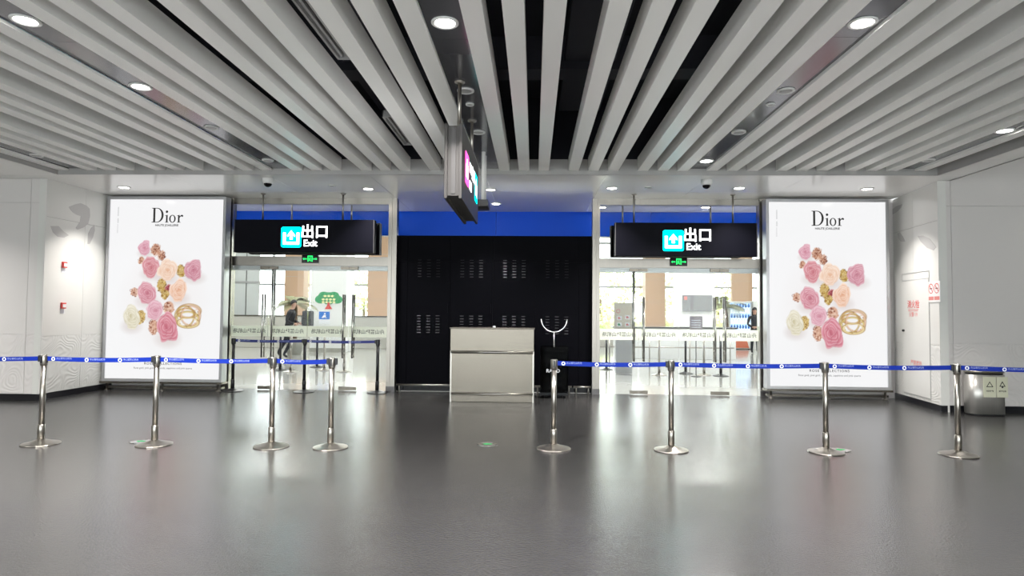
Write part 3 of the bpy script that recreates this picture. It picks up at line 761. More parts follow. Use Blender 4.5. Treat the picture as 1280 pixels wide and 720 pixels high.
o = side_shape([[(-.10, .05), (-.10, -.11), (.10, -.11), (.10, .05), (.065, .05), (.065, -.075), (-.065, -.075), (-.065, .05)], [(0, .12), (.07, .03), (.02, .03), (.02, -.04), (-.02, -.04), (-.02, .03), (-.07, .03)]], 'white_light', .55, .37); o.location.x = .0895
MB().box(-.0895, -.0885, -.6, .6, .2, .52).build('lit_strip', 'white_light', hs)
for y in (-.9 + .02, .34):
    MB().tube([(.05, y + .05, .70), (.05, y + .05, SZ - 2.53)], .018, 10).build('hanger_rod', 'steel', hs)
    MB().lathe([(.05, 0), (.05, -.012), (.02, -.02)], 16, (.05, y + .05, SZ - 2.53)).build('ceiling_flange', 'steel', hs)
# slim box behind it
hb = tag(empty('hanging_box', (-.72, 8.55, 2.90)), 'slim dark box on two pale rods behind the end-on hanging sign', 'sensor box')
MB().bbox(-.09, .09, -.06, .30, 0, .09, .006).build('case', 'dark_metal', hb)
for y in (0, .22):
    MB().tube([(.02, y, .09), (.02, y, SZ - 2.90)], .028, 10).build('hanger_rod', 'slat', hb)

# ================================================================== BARRIER POSTS
def post_parts(root, steel, dark):
    MB().lathe([(.182, 0), (.185, .005), (.182, .011), (.11, .028), (.033, .054)], 22).flat().build('base', steel, root)
    MB().lathe([(.034, .05), (.034, .205), (.0285, .212)], 20).build('sleeve', steel, root)
    MB().lathe([(.0275, .2), (.0275, .86)], 20).build('tube', steel, root)
    MB().lathe([(.031, .845), (.036, .852), (.036, .950), (.033, .957), (.0, .958)], 20).build('head', steel, root)
    mb = MB()
    for k in range(4):
        M = Matrix.Rotation(k * math.pi / 2, 4, 'Z'); mb.box(-.010, .010, -.038, -.03, .872, .945, M)
    mb.build('slot', dark, root)
def make_post(name, label, group, loc, steel='steel', cat='barrier post', dark='black_plastic'):
    e = tag(empty(name, loc), label, cat, group); post_parts(e, steel, dark); return e
logo_circ = [circ(0, 0, .021, n=16), circ(0, 0, .011, n=12)]
LOGO = fill2d(logo_circ, 'white_print')
BTXT = None
def belt(post, to, material='belt_blue', logo=True, z=.918, zt=None, hw=.024):
    """belt reeled out of a post's head to the next post: a thin tape with print"""
    a = post.location + Vector((0, 0, 0)); b = Vector(to); d = (b - a).xy; L = d.length; ang = math.atan2(d.y, d.x)
    dz = 0
    n = 12; vs = []; fs = []
    for i in range(n + 1):
        t = i / n; sag = -.012 * 4 * t * (1 - t)
        for yy in (-.0012, .0012):
            vs.append((.036 + t * (L - .072), yy, z - hw + sag)); vs.append((.036 + t * (L - .072), yy, z + hw + sag))
    for i in range(n):
        q = i * 4; fs += [(q, q + 4, q + 5, q + 1), (q + 2, q + 3, q + 7, q + 6), (q + 1, q + 5, q + 7, q + 3), (q, q + 2, q + 6, q + 4)]
    mb = MB(); mb.add(vs, fs); o = mb.build('belt', material, post); o.rotation_euler.z = ang
    c = MB().bbox(L - .058, L - .03, -.014, .014, z - .034, z + .034, .004).build('belt_clip', 'black_plastic', post); c.rotation_euler.z = ang
    if logo:
        x = .10; k = 0
        while x < L - .32:
            t = x / L; zz = z - .012 * 4 * t * (1 - t)
            if k > 0 or True:
                g = link('belt_logo', LOGO, o); g.location = (x, -.0022, zz)
                q = link('belt_lettering', text_mesh('舟山普陀山机场', .024, 'belt_print', .0, 0, 1, 'LEFT'), o); q.location = (x + .032, -.0022, zz + .004)
            x += .36; k += 1
    return o
PX = [(51, 555), (193, 556), (339, 558.5), (413, 559.5), (692, 561), (839, 563), (1032.5, 565.5), (1198, 569)]
LB = ['steel barrier post farthest left, in front of the white wall', 'steel barrier post in front of the left light box', 'steel barrier post in front of the left glass doors, left of two',
      'steel barrier post ending the left belt row, right of two before the left doors', 'steel barrier post beside the steel counter, starting the right belt row',
      'steel barrier post in front of the right glass doors', 'steel barrier post in front of the right light box', 'steel barrier post farthest right, near the litter bin']
posts = [make_post('barrier_post', LB[i], 'steel barrier posts in the front row', on_z(*p)) for i, p in enumerate(PX)]
for p in posts: p.location.z = 0
for i, j in ((0, 1), (1, 2), (2, 3), (4, 5), (5, 6), (6, 7)): belt(posts[i], posts[j].location)
pl_ = make_post('barrier_post', 'steel barrier post left of the picture, holding the outgoing belt', 'steel barrier posts in the front row', (posts[0].location.x - 1.6, 6.6, 0)); belt(pl_, posts[0].location)
pr_ = make_post('barrier_post', 'steel barrier post right of the picture, holding the outgoing belt', 'steel barrier posts in the front row', (posts[7].location.x + 1.5, 6.72, 0)); belt(posts[7], pr_.location)
# spare clip on the last post of the left row
cl_ = MB().bbox(.034, .058, -.016, .016, .884, .952, .004).build('belt_clip', 'black_plastic', posts[3])
# black posts close to the left glass
bp = [make_post('barrier_post', l, 'black barrier posts by the left glass', (x, 11.33, 0), 'black_plastic') for x, l in
      ((-5.44, 'black barrier post before the left glass, beside the light box'), (-4.13, 'black barrier post before the left glass, middle of three'), (-2.80, 'black barrier post before the left glass, beside the steel jamb'))]
belt(bp[0], bp[1].location, 'belt_navy'); belt(bp[1], bp[2].location, 'belt_navy')
# posts standing in the daylit hall
for (px, py), st, l in (((350, 463), 'black_plastic', 'black barrier post in the hall beside the walking person'), ((396, 459), 'black_plastic', 'black barrier post in the hall below the blue notice'),
                       ((363, 465), 'steel', 'steel barrier post in the hall just right of the walking person'), ((405, 463), 'steel', 'steel barrier post in the hall below the tree picture'), ((430, 465), 'steel', 'steel barrier post in the hall behind the door handles, left doors'),
                       ((758, 462), 'black_plastic', 'black barrier post in the hall left of the cream notice board'), ((824, 469), 'steel', 'steel barrier post in the hall below the tan column, right doors'),
                       ((857, 467), 'black_plastic', 'black barrier post in the hall under the small lilac notice'), ((880, 469), 'steel', 'steel barrier post in the hall below the wall screen'),
                       ((901, 470), 'black_plastic', 'black barrier post in the hall left of the vending machine')):
    make_post('barrier_post', l, 'barrier posts in the daylit hall', on_z(px, py), st)

# ================================================================== COUNTER, STAND, BIN
ct = tag(empty('counter', (-.675, 10.36, 0)), 'brushed stainless steel security counter before the black cabinets', 'counter')
MB().bbox(-.66, .66, .02, .62, .10, 1.17, .006).build('body', 'steel_brushed', ct)
MB().bbox(-.685, .685, -.03, .30, .83, 1.195, .006).build('upper_panel', 'steel_brushed', ct)
MB().bbox(-.70, .70, -.035, .66, 1.195, 1.21, .004).build('top', 'steel_brushed', ct)
MB().tube([(-.67, -.045, .815), (.67, -.045, .815)], .022, 12).build('bumper_rail', 'steel', ct)
MB().bbox(-.67, .67, 0., .03, .15, .79, .004).build('front_panel', 'steel_brushed', ct)
MB().tube([(-.67, -.008, .135), (.67, -.008, .135)], .016, 12).build('bumper_rail', 'steel', ct)
MB().bbox(-.675, .675, .005, .60, 0, .105, .004).build('plinth', 'steel_brushed', ct)
for s in (-1, 1): MB().box(s * .675 - .012, s * .675 + .012, -.005, .62, .0, .83).build('side_edge', 'steel', ct)
tag(MB().lathe([(.02, 1.21), (.026, 1.215), (.02, 1.235), (.0, 1.24)], 14, (-.66, 10.6, 0)).build('call_button', 'white_plastic'), 'small white button lying on the counter top', 'button')
# kick rail in front of the cabinets
for x0, x1, l in ((-2.5, -1.3, 'steel kick rail left of the counter'), (.03, .70, 'steel kick rail between counter and black bag stand'), (.73, 1.05, 'short steel kick rail right end by the jamb')):
    k = tag(empty('kick_rail', ((x0 + x1) / 2, 11.55, 0)), l, 'rail', 'steel rails at the foot of the cabinets'); hw = (x1 - x0) / 2
    MB().tube([(-hw, 0, .13), (hw, 0, .13)], .019, 10).build('tube', 'steel', k)
    for s in (-1, 1):
        MB().tube([(s * (hw - .05), 0, .13), (s * (hw - .05), 0, 0)], .012, 8).build('bracket', 'steel', k)
# umbrella bag stand: clear dark acrylic tank with a half ring on a rod
us = tag(empty('umbrella_bag_stand', (.36, 11.05, 0)), 'dark clear umbrella bag stand with a chrome half ring on top', 'stand')
MB().bbox(-.24, .24, -.14, .14, .05, .10, .004).build('base', 'black_gloss', us)
tk = MB().box(-.235, .235, -.14, -.132, .10, .88).box(-.235, .235, .132, .14, .10, .88).box(-.24, -.232, -.14, .14, .10, .88).box(.232, .24, -.14, .14, .10, .88)
tk.build('tank', 'acrylic', us)
MB().box(-.20, .20, -.10, .10, .10, .80).build('bag_block', 'black_plastic', us)
MB().tube([(.0, .05, .10), (0, .05, 1.13)], .013, 10).build('rod', 'chrome', us)
MB().tube([(.225 * math.cos(a), .05, 1.355 + .225 * math.sin(a)) for a in [math.pi * (1.0 + k / 20) for k in range(21)]], .012, 10).build('half_ring', 'chrome', us)
place('lettering', text_mesh('RAPID', .085, 'white_print', .001), (-.02, -.143, .47), us)
for x in (-.18, .18): MB().lathe([(.02, 0), (.02, .05)], 10, (x, 0, 0)).build('foot', 'black_plastic', us)

# litter bin with two label plates
bn = tag(empty('litter_bin', (6.76, 9.77, 0)), 'oval stainless litter bin with two recycling labels at the right wall', 'litter bin')
prof = []
for k in range(40):
    a = 2 * math.pi * k / 40; c, s_ = math.cos(a), math.sin(a)
    prof.append((math.copysign(abs(c) ** .55, c) * .262, math.copysign(abs(s_) ** .8, s_) * .15))
def oval(z0, z1, f, nm, mt, inset=0.):
    mb = MB(); n = len(prof); vs = [(x * f, y * f, z0) for x, y in prof] + [(x * f, y * f, z1) for x, y in prof]
    fs = [(i, (i + 1) % n, (i + 1) % n + n, i + n) for i in range(n)]; mb.add(vs, fs, True); mb.f += [tuple(reversed(range(n))), tuple(range(n, 2 * n))]; mb.sm += [False, False]
    return mb.build(nm, mt, bn)
oval(0, .02, .96, 'foot_ring', 'black_plastic'); oval(.02, .60, 1., 'body', 'bin_steel'); oval(.60, .625, .93, 'mouth_gap', 'black_plastic'); oval(.625, .665, 1.0, 'lid', 'steel')
for x0, x1, tree in ((-.115, .062, False), (.076, .235, True)):
    xm = (x0 + x1) / 2
    p = MB().box(x0, x1, -.158, -.150, .275, .575).build('label_plate', 'cream_label', bn)
    t = [(-.052, -.03), (.052, -.03), (0, .055)]; ti = [(-.034, -.02), (.034, -.02), (0, .036)]
    if tree: t = [(-.046, -.022), (-.012, -.022), (-.012, -.042), (.012, -.042), (.012, -.022), (.046, -.022), (0, .06)]; ti = [(-.028, -.01), (.028, -.01), (0, .036)]
    place('recycling_symbol', fill2d([t, ti], 'ink'), (xm, -.1595, .455), p)
    place('lettering', text_mesh('其他垃圾' if tree else '可回收物', .027, 'ink', .0006), (xm, -.1595, .365), p)

# ================================================================== SMALL FIXTURES
def dome_camera(px, py, label):
    p = on_z(px, py, ZS); e = tag(empty('dome_camera', p), label, 'camera', 'dome cameras on the soffit')
    MB().lathe([(.085, 0), (.085, -.05), (.075, -.075), (.066, -.085)], 24).build('housing', 'white_plastic', e)
    MB().lathe([(.066, -.080)] + [(.062 * math.cos(a), -.085 - .055 * math.sin(a)) for a in [math.pi / 2 * k / 6 for k in range(7)]], 24).build('dome', 'black_gloss', e)
dome_camera(335, 223, 'white dome camera with black eye above the left exit sign'); dome_camera(883, 225, 'white dome camera with black eye above the right exit sign')
def disc(px, py, z, r, label, nm='ceiling_speaker', cat='speaker', strip=True):
    p = on_z(px, py, z)
    if strip: s = min(STRIPS, key=lambda s: abs((s[0] + s[1]) / 2 - p.x)); p.x = (s[0] + s[1]) / 2
    e = tag(empty(nm, p), label, cat, 'round fittings in the ceiling')
    MB().lathe([(r, 0), (r, -.010), (r * .86, -.016), (r * .84, -.010)], 28).build('rim', 'white_plastic', e)
    MB().lathe([(r * .84, -.008), (r * .5, -.013), (0, -.014)], 28).build('grille', 'grey_plastic', e)
for px, py, r, l in ((585, 113, .085, 'round speaker in the middle strip, nearest above the hanging sign'), (587, 130, .045, 'tiny round detector in the middle strip between two speakers'), (600, 165, .085, 'round speaker in the middle strip, beyond the tiny detector'),
                     (270, 159, .085, 'round speaker in the left panel strip, nearer one'), (333, 200, .085, 'round speaker in the left panel strip, farther one'), (60, 194, .085, 'round speaker in the far left corner strip'),
                     (987, 113, .085, 'round speaker in the right panel strip, nearest'), (968, 130, .045, 'tiny round detector in the right panel strip'), (928, 165, .085, 'round speaker in the right panel strip, farther one'),
                     (1148, 200, .085, 'round speaker in the outermost right panel strip')):
    disc(px, py, SZ, r, l, 'ceiling_speaker' if r > .06 else 'smoke_detector', 'speaker' if r > .06 else 'detector')
disc(415, 232, ZS, .06, 'small round vent on the soffit right of the left dome camera', 'smoke_detector', 'detector', False)
disc(811, 234, ZS, .06, 'small round vent on the soffit left of the right dome camera', 'smoke_detector', 'detector', False)
# linear air grilles in the wide gap left of the hanging sign
gx0 = gx(4) + 2 * SP + SWD + .06; gx1 = gx(5) - .05
for y0, y1, l in ((4.1, 5.75, 'long dark air grille between the slats near the top edge'), (7.45, 8.75, 'long dark air grille between the slats left of the hanging sign')):
    e = tag(empty('air_grille', ((gx0 + gx1) / 2, (y0 + y1) / 2, 3.80)), l, 'air grille', 'linear air grilles in the slat ceiling'); hw = (gx1 - gx0) / 2; hl = (y1 - y0) / 2
    MB().box(-hw, -hw + .02, -hl, hl, 0, .08).box(hw - .02, hw, -hl, hl, 0, .08).box(-hw, hw, -hl, -hl + .02, 0, .08).box(-hw, hw, hl - .02, hl, 0, .08).build('frame', 'grey_plastic', e)
    for k in range(3):
        x = -hw + .02 + (2 * hw - .04) * (k + .5) / 3; MB().box(x - .012, x + .012, -hl + .02, hl - .02, .02, .05).build('blade', 'grey_plastic', e)
# fire call points on the left return wall
def wall_box(px, py, label):
    x, z = local_on(wlr, px, py); M = wlr.rotation_euler.z; p = wlr.location + Vector((math.cos(M) * x, math.sin(M) * x, z))
    e = tag(empty('fire_call_point', p, M), label, 'alarm button', 'red alarm devices on the left wall')
    MB().bbox(-.045, .045, -.035, 0, -.05, .05, .006).build('body', 'red_print', e)
    MB().box(-.035, .035, -.038, -.034, -.03, .025).build('cover', 'white_plastic', e)
    MB().box(-.045, .045, -.003, 0, -.13, -.065).build('label_plate', 'white_print', e)
wall_box(79.5, 331, 'upper red alarm device on the left return wall'); wall_box(78, 382, 'lower red alarm device on the left return wall')
# hydrant door, smoking ban and red lettering on the right return wall
def on_wrr(px, py):
    x, z = local_on(wrr, px, py); return x, z
d0 = on_wrr(1128, 352); d1 = on_wrr(1161.5, 353)
xa, xb = sorted((d0[0], d1[0])); ztop = 2.06
hd_ = empty('hydrant_door', (0, 0, 0)); hd_.parent = wrr; hd_['label'] = 'flush white hydrant cabinet door with red lettering'
MB().box(xa + .006, xb - .006, -.010, 0, .16, ztop).build('door_panel', 'wall_pale', hd_)
MB().box(xa - .004, xa + .004, -.005, .001, .14, ztop + .13).box(xb - .004, xb + .004, -.005, .001, .14, ztop + .13).box(xa, xb, -.005, .001, ztop + .006, ztop + .018).box(xa, xb, -.005, .001, ztop + .125, ztop + .133).box(xa, xb, -.005, .001, .145, .155).build('door_gap', 'grey_plastic', hd_)
x, z = on_wrr(1131, 413); MB().lathe([(.02, 0), (.02, .03), (.0, .035)], 12, (x, -.01, z), Matrix.Rotation(math.pi / 2, 4, 'X')).build('knob', 'ink', hd_)
x, z = on_wrr(1142.5, 381); place('lettering', text_mesh('消火栓', .145, 'red_print', .002), (x, -.0115, z), hd_)
x, z = on_wrr(1142.5, 388); place('lettering', text_mesh('FIRE HYDRANT', .055, 'red_faded', .001), (x, -.0115, z), hd_)
x, z = on_wrr(1142.5, 393.5); place('lettering', text_mesh('火警119', .085, 'red_faded', .001), (x, -.0115, z), hd_)
x, z = on_wrr(1146, 454.5); place('lettering', text_mesh('严禁遮挡', .10, 'red_faded', .001), (x, -.0115, z), hd_)
s0 = on_wrr(1160.5, 352.5); s1 = on_wrr(1176, 377.5); xa, xb = sorted((s0[0], s1[0])); za, zb = s1[1], s0[1]
rz = wrr.rotation_euler.z; p = wrr.location + Vector((math.cos(rz) * (xa + xb) / 2, math.sin(rz) * (xa + xb) / 2, (za + zb) / 2))
ns = tag(empty('prohibition_sign', p, rz), 'white sign with two red prohibition circles on the right return wall', 'sign'); hw = (xb - xa) / 2; hh = (zb - za) / 2
MB().bbox(-hw, hw, -.008, 0, -hh, hh, .002).build('board', 'white_plastic', ns)
for s in (-1, 1):
    r = hw * .42; place('prohibition_ring', fill2d([circ(0, 0, r, n=28), circ(0, 0, r * .84, n=28)], 'red_print'), (s * hw * .48, -.0095, hh * .32), ns)
    place('prohibition_bar', fill2d([[(-r * .66, r * .54), (-r * .54, r * .66), (r * .66, -r * .54), (r * .54, -r * .66)]], 'red_print'), (s * hw * .48, -.0097, hh * .32), ns)
    MB().box(-r * .45, r * .45, -.0008, 0, -r * .1, r * .1).build('pictogram', 'ink', ns).location = (s * hw * .48, -.0088, hh * .32)
    MB().box(-hw * .42, hw * .42, -.001, 0, -hh * .17, hh * .17).build('caption_plate', 'red_faded', ns).location = (s * hw * .48, -.0085, -hh * .62)
# evacuation markers set in the floor
for px, py, l in ((609, 555.5, 'green arrow marker set in the floor before the counter'), (176, 552, 'green arrow marker in the floor behind the second steel post'), (1050, 562.5, 'green arrow marker in the floor beside the post before the right light box')):
    p = on_z(px, py); p.z = 0; e = tag(empty('floor_marker', p), l, 'floor marker', 'evacuation markers in the floor')
    MB().lathe([(.115, 0), (.113, .004), (.08, .007), (.078, .005)], 32).build('ring', 'chrome', e)
    MB().lathe([(.079, .004), (.0, .005)], 32).build('disc', 'ink', e)
    mb = MB()
    mb.add([(-.05, 0, .0062), (0, .045, .0062), (0, .02, .0062), (.05, .02, .0062), (.05, -.02, .0062), (0, -.02, .0062), (0, -.045, .0062)], [(0, 6, 5, 4, 3, 2, 1)])
    mb.build('arrow', 'green_dim', e)

# ================================================================== IN THE DAYLIT HALL
# tree picture and blue notice on the white column
yc = 22.5
tp = tag(empty('tree_picture', on_y(411, 375, yc)), 'green tree picture with red trunk on the white column', 'picture')
mb = MB()
for x, z, r in ((-.30, .02, .2), (.30, .02, .2), (0, .10, .24), (-.18, .15, .2), (.18, .15, .2), (0, -.02, .2)):
    mb.prism(circ(x, z, r, r * .75, 20), .006, Matrix.Translation((0, -.002 - .001 * len(mb.f) / 22, 0)))
mb.build('crown', 'teal_leaf', tp)
for z, n in ((.14, 3), (.02, 4), (-.08, 4)):
    mb = MB()
    for k in range(n): mb.prism(circ((k - (n - 1) / 2) * .13, z, .055, .04, 12), .004, Matrix.Translation((0, -.02, 0)))
    mb.build('leaf_tiles', 'leaf_bright', tp)
MB().prism([(-.14, -.33), (.14, -.33), (.05, -.20), (.04, -.08), (-.04, -.08), (-.05, -.20)], .008, Matrix.Translation((0, -.016, 0))).build('trunk', 'red_print', tp)
bn2 = tag(empty('notice', on_y(405.5, 397, yc)), 'blue and white notice on the white column below the tree picture', 'notice')
MB().box(-.20, .20, -.012, 0, -.22, .22).build('board', 'white_print', bn2); MB().box(-.195, .195, -.016, -.010, -.06, .215).build('blue_field', 'sign_blue', bn2)
mb = MB(); mb.prism(circ(.02, .14, .03, n=12), .003, Matrix.Translation((0, -.017, 0))); mb.prism([(-.10, -.02), (-.02, .10), (.06, .09), (.05, .03), (.11, -.02), (.03, .01)], .003, Matrix.Translation((0, -.017, 0))); mb.build('pictogram', 'white_print', bn2)
# wall screen on the right column, lilac notice, cream notice board
p = on_y(871.5, 379, 24.0)
ws = tag(empty('wall_screen', p), 'grey metal wall screen on the right white column', 'screen'); hw = (on_y(890, 379, 24).x - on_y(853, 379, 24).x) / 2
MB().bbox(-hw, hw, -.06, 0, -.30, .30, .01).build('case', 'screen_metal', ws); MB().box(-hw + .03, hw - .03, -.066, -.058, -.27, .27).build('panel', 'screen_metal', ws); MB().box(-hw + .05, -hw + .16, -.069, -.064, .12, .25).build('red_mark', 'red_faded', ws)
p = on_z(857, 466); p.z = 0
ln = tag(empty('small_notice', (p.x + .02, p.y - .95, 0)), 'small lilac notice on a thin stand behind the right doors', 'notice'); MB().box(-.15, .15, -.012, 0, 1.08, 1.42).build('board', 'board_lilac', ln)
for k in range(4): MB().box(-.11, .11, -.014, -.011, 1.15 + k * .055, 1.17 + k * .055).build('text_line', 'white_print', ln)
MB().tube([(0, .005, .01), (0, .005, 1.1)], .012, 8).build('rod', 'dark_metal', ln); MB().lathe([(.12, 0), (.12, .01), (.02, .02)], 20).build('foot', 'dark_metal', ln)
p = on_z(779, 467); p.z = 0
nb = tag(empty('notice_board', p), 'cream notice board with red and green writing on a grey pedestal', 'notice board')
MB().bbox(-.23, .23, -.02, .02, 1.10, 1.74, .006).build('board', 'board_cream', nb); MB().bbox(-.20, .20, -.14, .14, .02, 1.08, .01).build('pedestal', 'grey_plastic', nb)
for x, z, mt in ((-.1, 1.36, 'red_faded'), (.1, 1.38, 'red_faded'), (-.1, 1.2, 'teal_leaf'), (.1, 1.2, 'red_faded')):
    MB().box(x - .06, x + .06, -.024, -.019, z - .05, z + .05).build('paper', 'white_plastic', nb); MB().prism([(-.03, -.03), (.04, -.02), (.0, .03), (-.04, .02)], .002, Matrix.Translation((x, -.0245, z))).build('scribble', mt, nb)
place('ring_mark', fill2d([circ(0, 0, .05, n=20), circ(0, 0, .036, n=20)], 'red_faded'), (-.13, -.0215, 1.53), nb)
# steel guide rail behind the right doors
gr = tag(empty('guide_rail', (3.3, 17.6, 0)), 'steel guide rail with posts behind the right doors', 'rail')
for z in (.55, .78): MB().tube([(-2.4, 0, z), (2.2, 0, z)], .018, 8).build('rail', 'steel', gr)
for x in (-2.3, -1.2, -.1, 1.0, 2.1): MB().tube([(x, 0, 0), (x, 0, .80)], .02, 8).build('post', 'steel', gr)
# desk under the notice with dark top
dk = tag(empty('desk', (5.3, 21.2, 0)), 'pale desk with a dark top before the right white column', 'desk'); MB().bbox(-2.6, 1.3, -.3, .3, .0, 1.0, .01).build('body', 'hall_white', dk); MB().bbox(-2.7, 1.35, -.35, .35, 1.0, 1.05, .005).build('top', 'dark_metal', dk)
# vending machine
a = on_z(911, 436.5); b = on_z(937.5, 436.5); yv = a.y
vm = tag(empty('vending_machine', ((a.x + b.x) / 2, yv, 0)), 'vending machine with a blue lit window of drinks and orange base', 'vending machine'); hw = (b.x - a.x) / 2
MB().bbox(-hw - .03, hw + .03, 0, .8, .03, 2.05, .02).build('body', 'white_plastic', vm)
MB().box(-hw + .05, hw - .05, -.01, .0, .62, 1.98).build('backlight', 'vend_light', vm)
for k in range(6): MB().box(-hw + .05, hw - .05, -.06, -.01, .64 + k * .225, .66 + k * .225).build('shelf', 'vend_white', vm)
for k in range(6):
    mb = MB()
    for j in range(7): mb.lathe([(.04, 0), (.04, .12), (.016, .15), (.016, .175)], 8, (-hw + .12 + j * (2 * hw - .24) / 6, -.035, .66 + k * .225))
    mb.build('drink_row', 'sign_blue' if k % 2 else 'vend_white', vm)
MB().box(-hw, hw, -.09, -.082, .58, 2.0).build('window_glass', 'pane', vm)
MB().box(-hw + .0, hw, -.09, 0, .55, .60).box(-hw, -hw + .04, -.09, 0, .55, 2.02).box(hw - .04, hw, -.09, 0, .55, 2.02).box(-hw, hw, -.09, 0, 1.98, 2.03).build('window_frame', 'white_plastic', vm)
MB().prism([(-.38, .06), (.38, .06), (.30, .34), (-.05, .42), (-.34, .26)], .01, Matrix.Translation((0, -.002, 0))).build('base_graphic', 'orange', vm)
for x in (-.4, .4): MB().lathe([(.03, 0), (.03, .03)], 8, (x, .1, 0)).build('foot', 'dark_metal', vm)
k2 = tag(empty('payment_kiosk', (b.x + .50, yv, 0)), 'white payment kiosk beside the vending machine', 'kiosk'); MB().bbox(-.42, .42, 0, .8, 0, 2.08, .02).build('body', 'white_plastic', k2)
MB().box(-.24, .20, -.012, .0, 1.55, 1.85).build('screen', 'black_gloss', k2); MB().box(-.2, .15, -.02, 0, .4, .7).build('tray', 'dark_metal', k2)

# palms: trunk or pot, arching fronds with leaflets
def palm(loc, h, n, size, label):
    e = tag(empty('potted_palm', loc), label, 'plant', 'potted palms in the daylit hall')
    MB().lathe([(.22, 0), (.30, .50), (.32, .55), (.28, .55), (.26, .48), (0, .48)], 24).build('pot', 'stone', e)
    MB().tube([(0, 0, .45), (.03, 0, .45 + (h - .45) * .5), (0, .02, h)], [.07, .06, .05], 10).build('trunk', 'bark', e)
    for i in range(n):
        a = 6.283 * i / n + random.uniform(-.2, .2); el = random.uniform(.15, 1.15); L = size * random.uniform(.8, 1.1)
        mb = MB(); pts = []
        for k in range(9):
            t = k / 8; r = L * t * math.cos(el) * (1 - .1 * t); z = h + L * (math.sin(el) * t - .55 * t * t)
            pts.append(Vector((r * math.cos(a), r * math.sin(a), z)))
        mb.tube(pts, [.012 * (1 - .8 * k / 8) for k in range(9)], 5)
        side = Vector((-math.sin(a), math.cos(a), 0))
        for k in range(1, 9):
            for j in (0, .5):
                q = pts[k - 1].lerp(pts[k], j); t = (k - 1 + j) / 8; ll = L * .34 * math.sin(math.pi * min(1, t * .85 + .15)) + .04
                fw_ = (pts[k] - pts[k - 1]).normalized()
                for s in (-1, 1):
                    tip = q + side * s * ll * .85 + fw_ * ll * .5 + Vector((0, 0, -.12 * ll)); wv = fw_ * .018
                    mb.add([q - wv, q + wv, q.lerp(tip, .5) + wv * 1.2 + Vector((0, 0, .03 * ll)), tip, q.lerp(tip, .5) - wv * 1.2 + Vector((0, 0, .03 * ll))], [(0, 1, 2, 3, 4)])
        mb.build('frond', 'palm_leaf', e)
palm((on_y(368, 440, 21.1).x, 21.1, 0), 1.70, 15, .95, 'potted palm with arching fronds behind the walking person')
palm((on_y(906, 380, 26.0).x + .15, 26.3, 0), 1.75, 15, 1.15, 'potted palm with arching fronds behind the vending machine')
# street trees and hedge outside
def tree(x, y, h, r, mt, label):
    e = tag(empty('street_tree', (x, y, -.05)), label, 'tree', 'trees outside the hall windows')
    MB().tube([(0, 0, 0), (.05, 0, h * .3), (0, .05, h * .6)], [.14, .11, .07], 10).build('trunk', 'bark', e)
    n = 800; d = rng.normal(size=(n, 3)); d /= np.linalg.norm(d, axis=1)[:, None]; rad = rng.uniform(.45, 1, n) ** .6
    c = d * rad[:, None] * np.array((r, r, r * .85)) + np.array((0, 0, h * .72)); mb = MB()
    for p in c:
        u = Vector(rng.normal(size=3)).normalized() * .16; v_ = u.cross(Vector(rng.normal(size=3))).normalized() * .09; p = Vector(p)
        mb.add([p - u, p + v_, p + u, p - v_], [(0, 1, 2, 3)])
    mb.build('crown', mt, e)
for x, y, h, r, mt, l in ((4.2, 40, 4.2, 2.0, 'leaf_bright', 'yellow-green tree outside the right windows, leftmost'), (9.0, 45, 4.8, 2.3, 'leaf_green', 'darker green tree outside the right windows'),
                          (11.5, 40, 4.4, 2.0, 'leaf_bright', 'yellow-green tree outside behind the vending machine'), (-12.5, 46, 4.2, 1.8, 'leaf_green', 'green tree outside the left windows')):
    tree(x, y, h, r, mt, l)
for x0, x1, l in ((2.4, 8.2, 'clipped yellow-green hedge outside the right windows'), (8.6, 14, 'clipped hedge outside behind the vending machine')):
    e = tag(empty('hedge', ((x0 + x1) / 2, 37, -.05)), l, 'hedge', 'hedges outside the windows'); mb = MB(); hw = (x1 - x0) / 2
    for k in range(1600):
        p = Vector((random.uniform(-hw, hw), random.uniform(-.5, .5), random.uniform(.1, 1.5))); u = Vector((random.gauss(0, 1), random.gauss(0, 1), random.gauss(0, 1))).normalized() * .12; v_ = u.cross(Vector((random.gauss(0, 1), random.gauss(0, 1), random.gauss(0, 1)))).normalized() * .07
        mb.add([p - u, p + v_, p + u, p - v_], [(0, 1, 2, 3)])
    mb.build('foliage', 'leaf_bright', e); MB().bbox(-hw, hw, -.3, .3, 0, 1.1, .1).build('core', 'leaf_green', e)

# ------------------------------------------------------------------ people
def skin_body(name, joints, edges, mats_by, parent, sub=2):
    me = bpy.data.meshes.new(name); me.from_pydata([j[:3] for j in joints], edges, [])
    o = bpy.data.objects.new(name, me); col.objects.link(o)
    sk = o.modifiers.new('skin', 'SKIN'); sk.use_smooth_shade = True; sk.branch_smoothing = .6
    sb = o.modifiers.new('sub', 'SUBSURF'); sb.levels = sub; sb.render_levels = sub
    for i, j in enumerate(joints):
        r = j[3]; s = me.skin_vertices[0].data[i]; s.radius = r if isinstance(r, tuple) else (r, r); s.use_root = (i == 0)
    dg = bpy.context.evaluated_depsgraph_get(); m2 = bpy.data.meshes.new_from_object(o.evaluated_get(dg)); bpy.data.objects.remove(o)
    m2.materials.clear(); names = []
    for p in m2.polygons:
        mt = mats_by(p.center)
        if mt not in names: names.append(mt); m2.materials.append(MATS[mt])
        p.material_index = names.index(mt); p.use_smooth = True
    m2.name = name; return link(name, m2, parent)
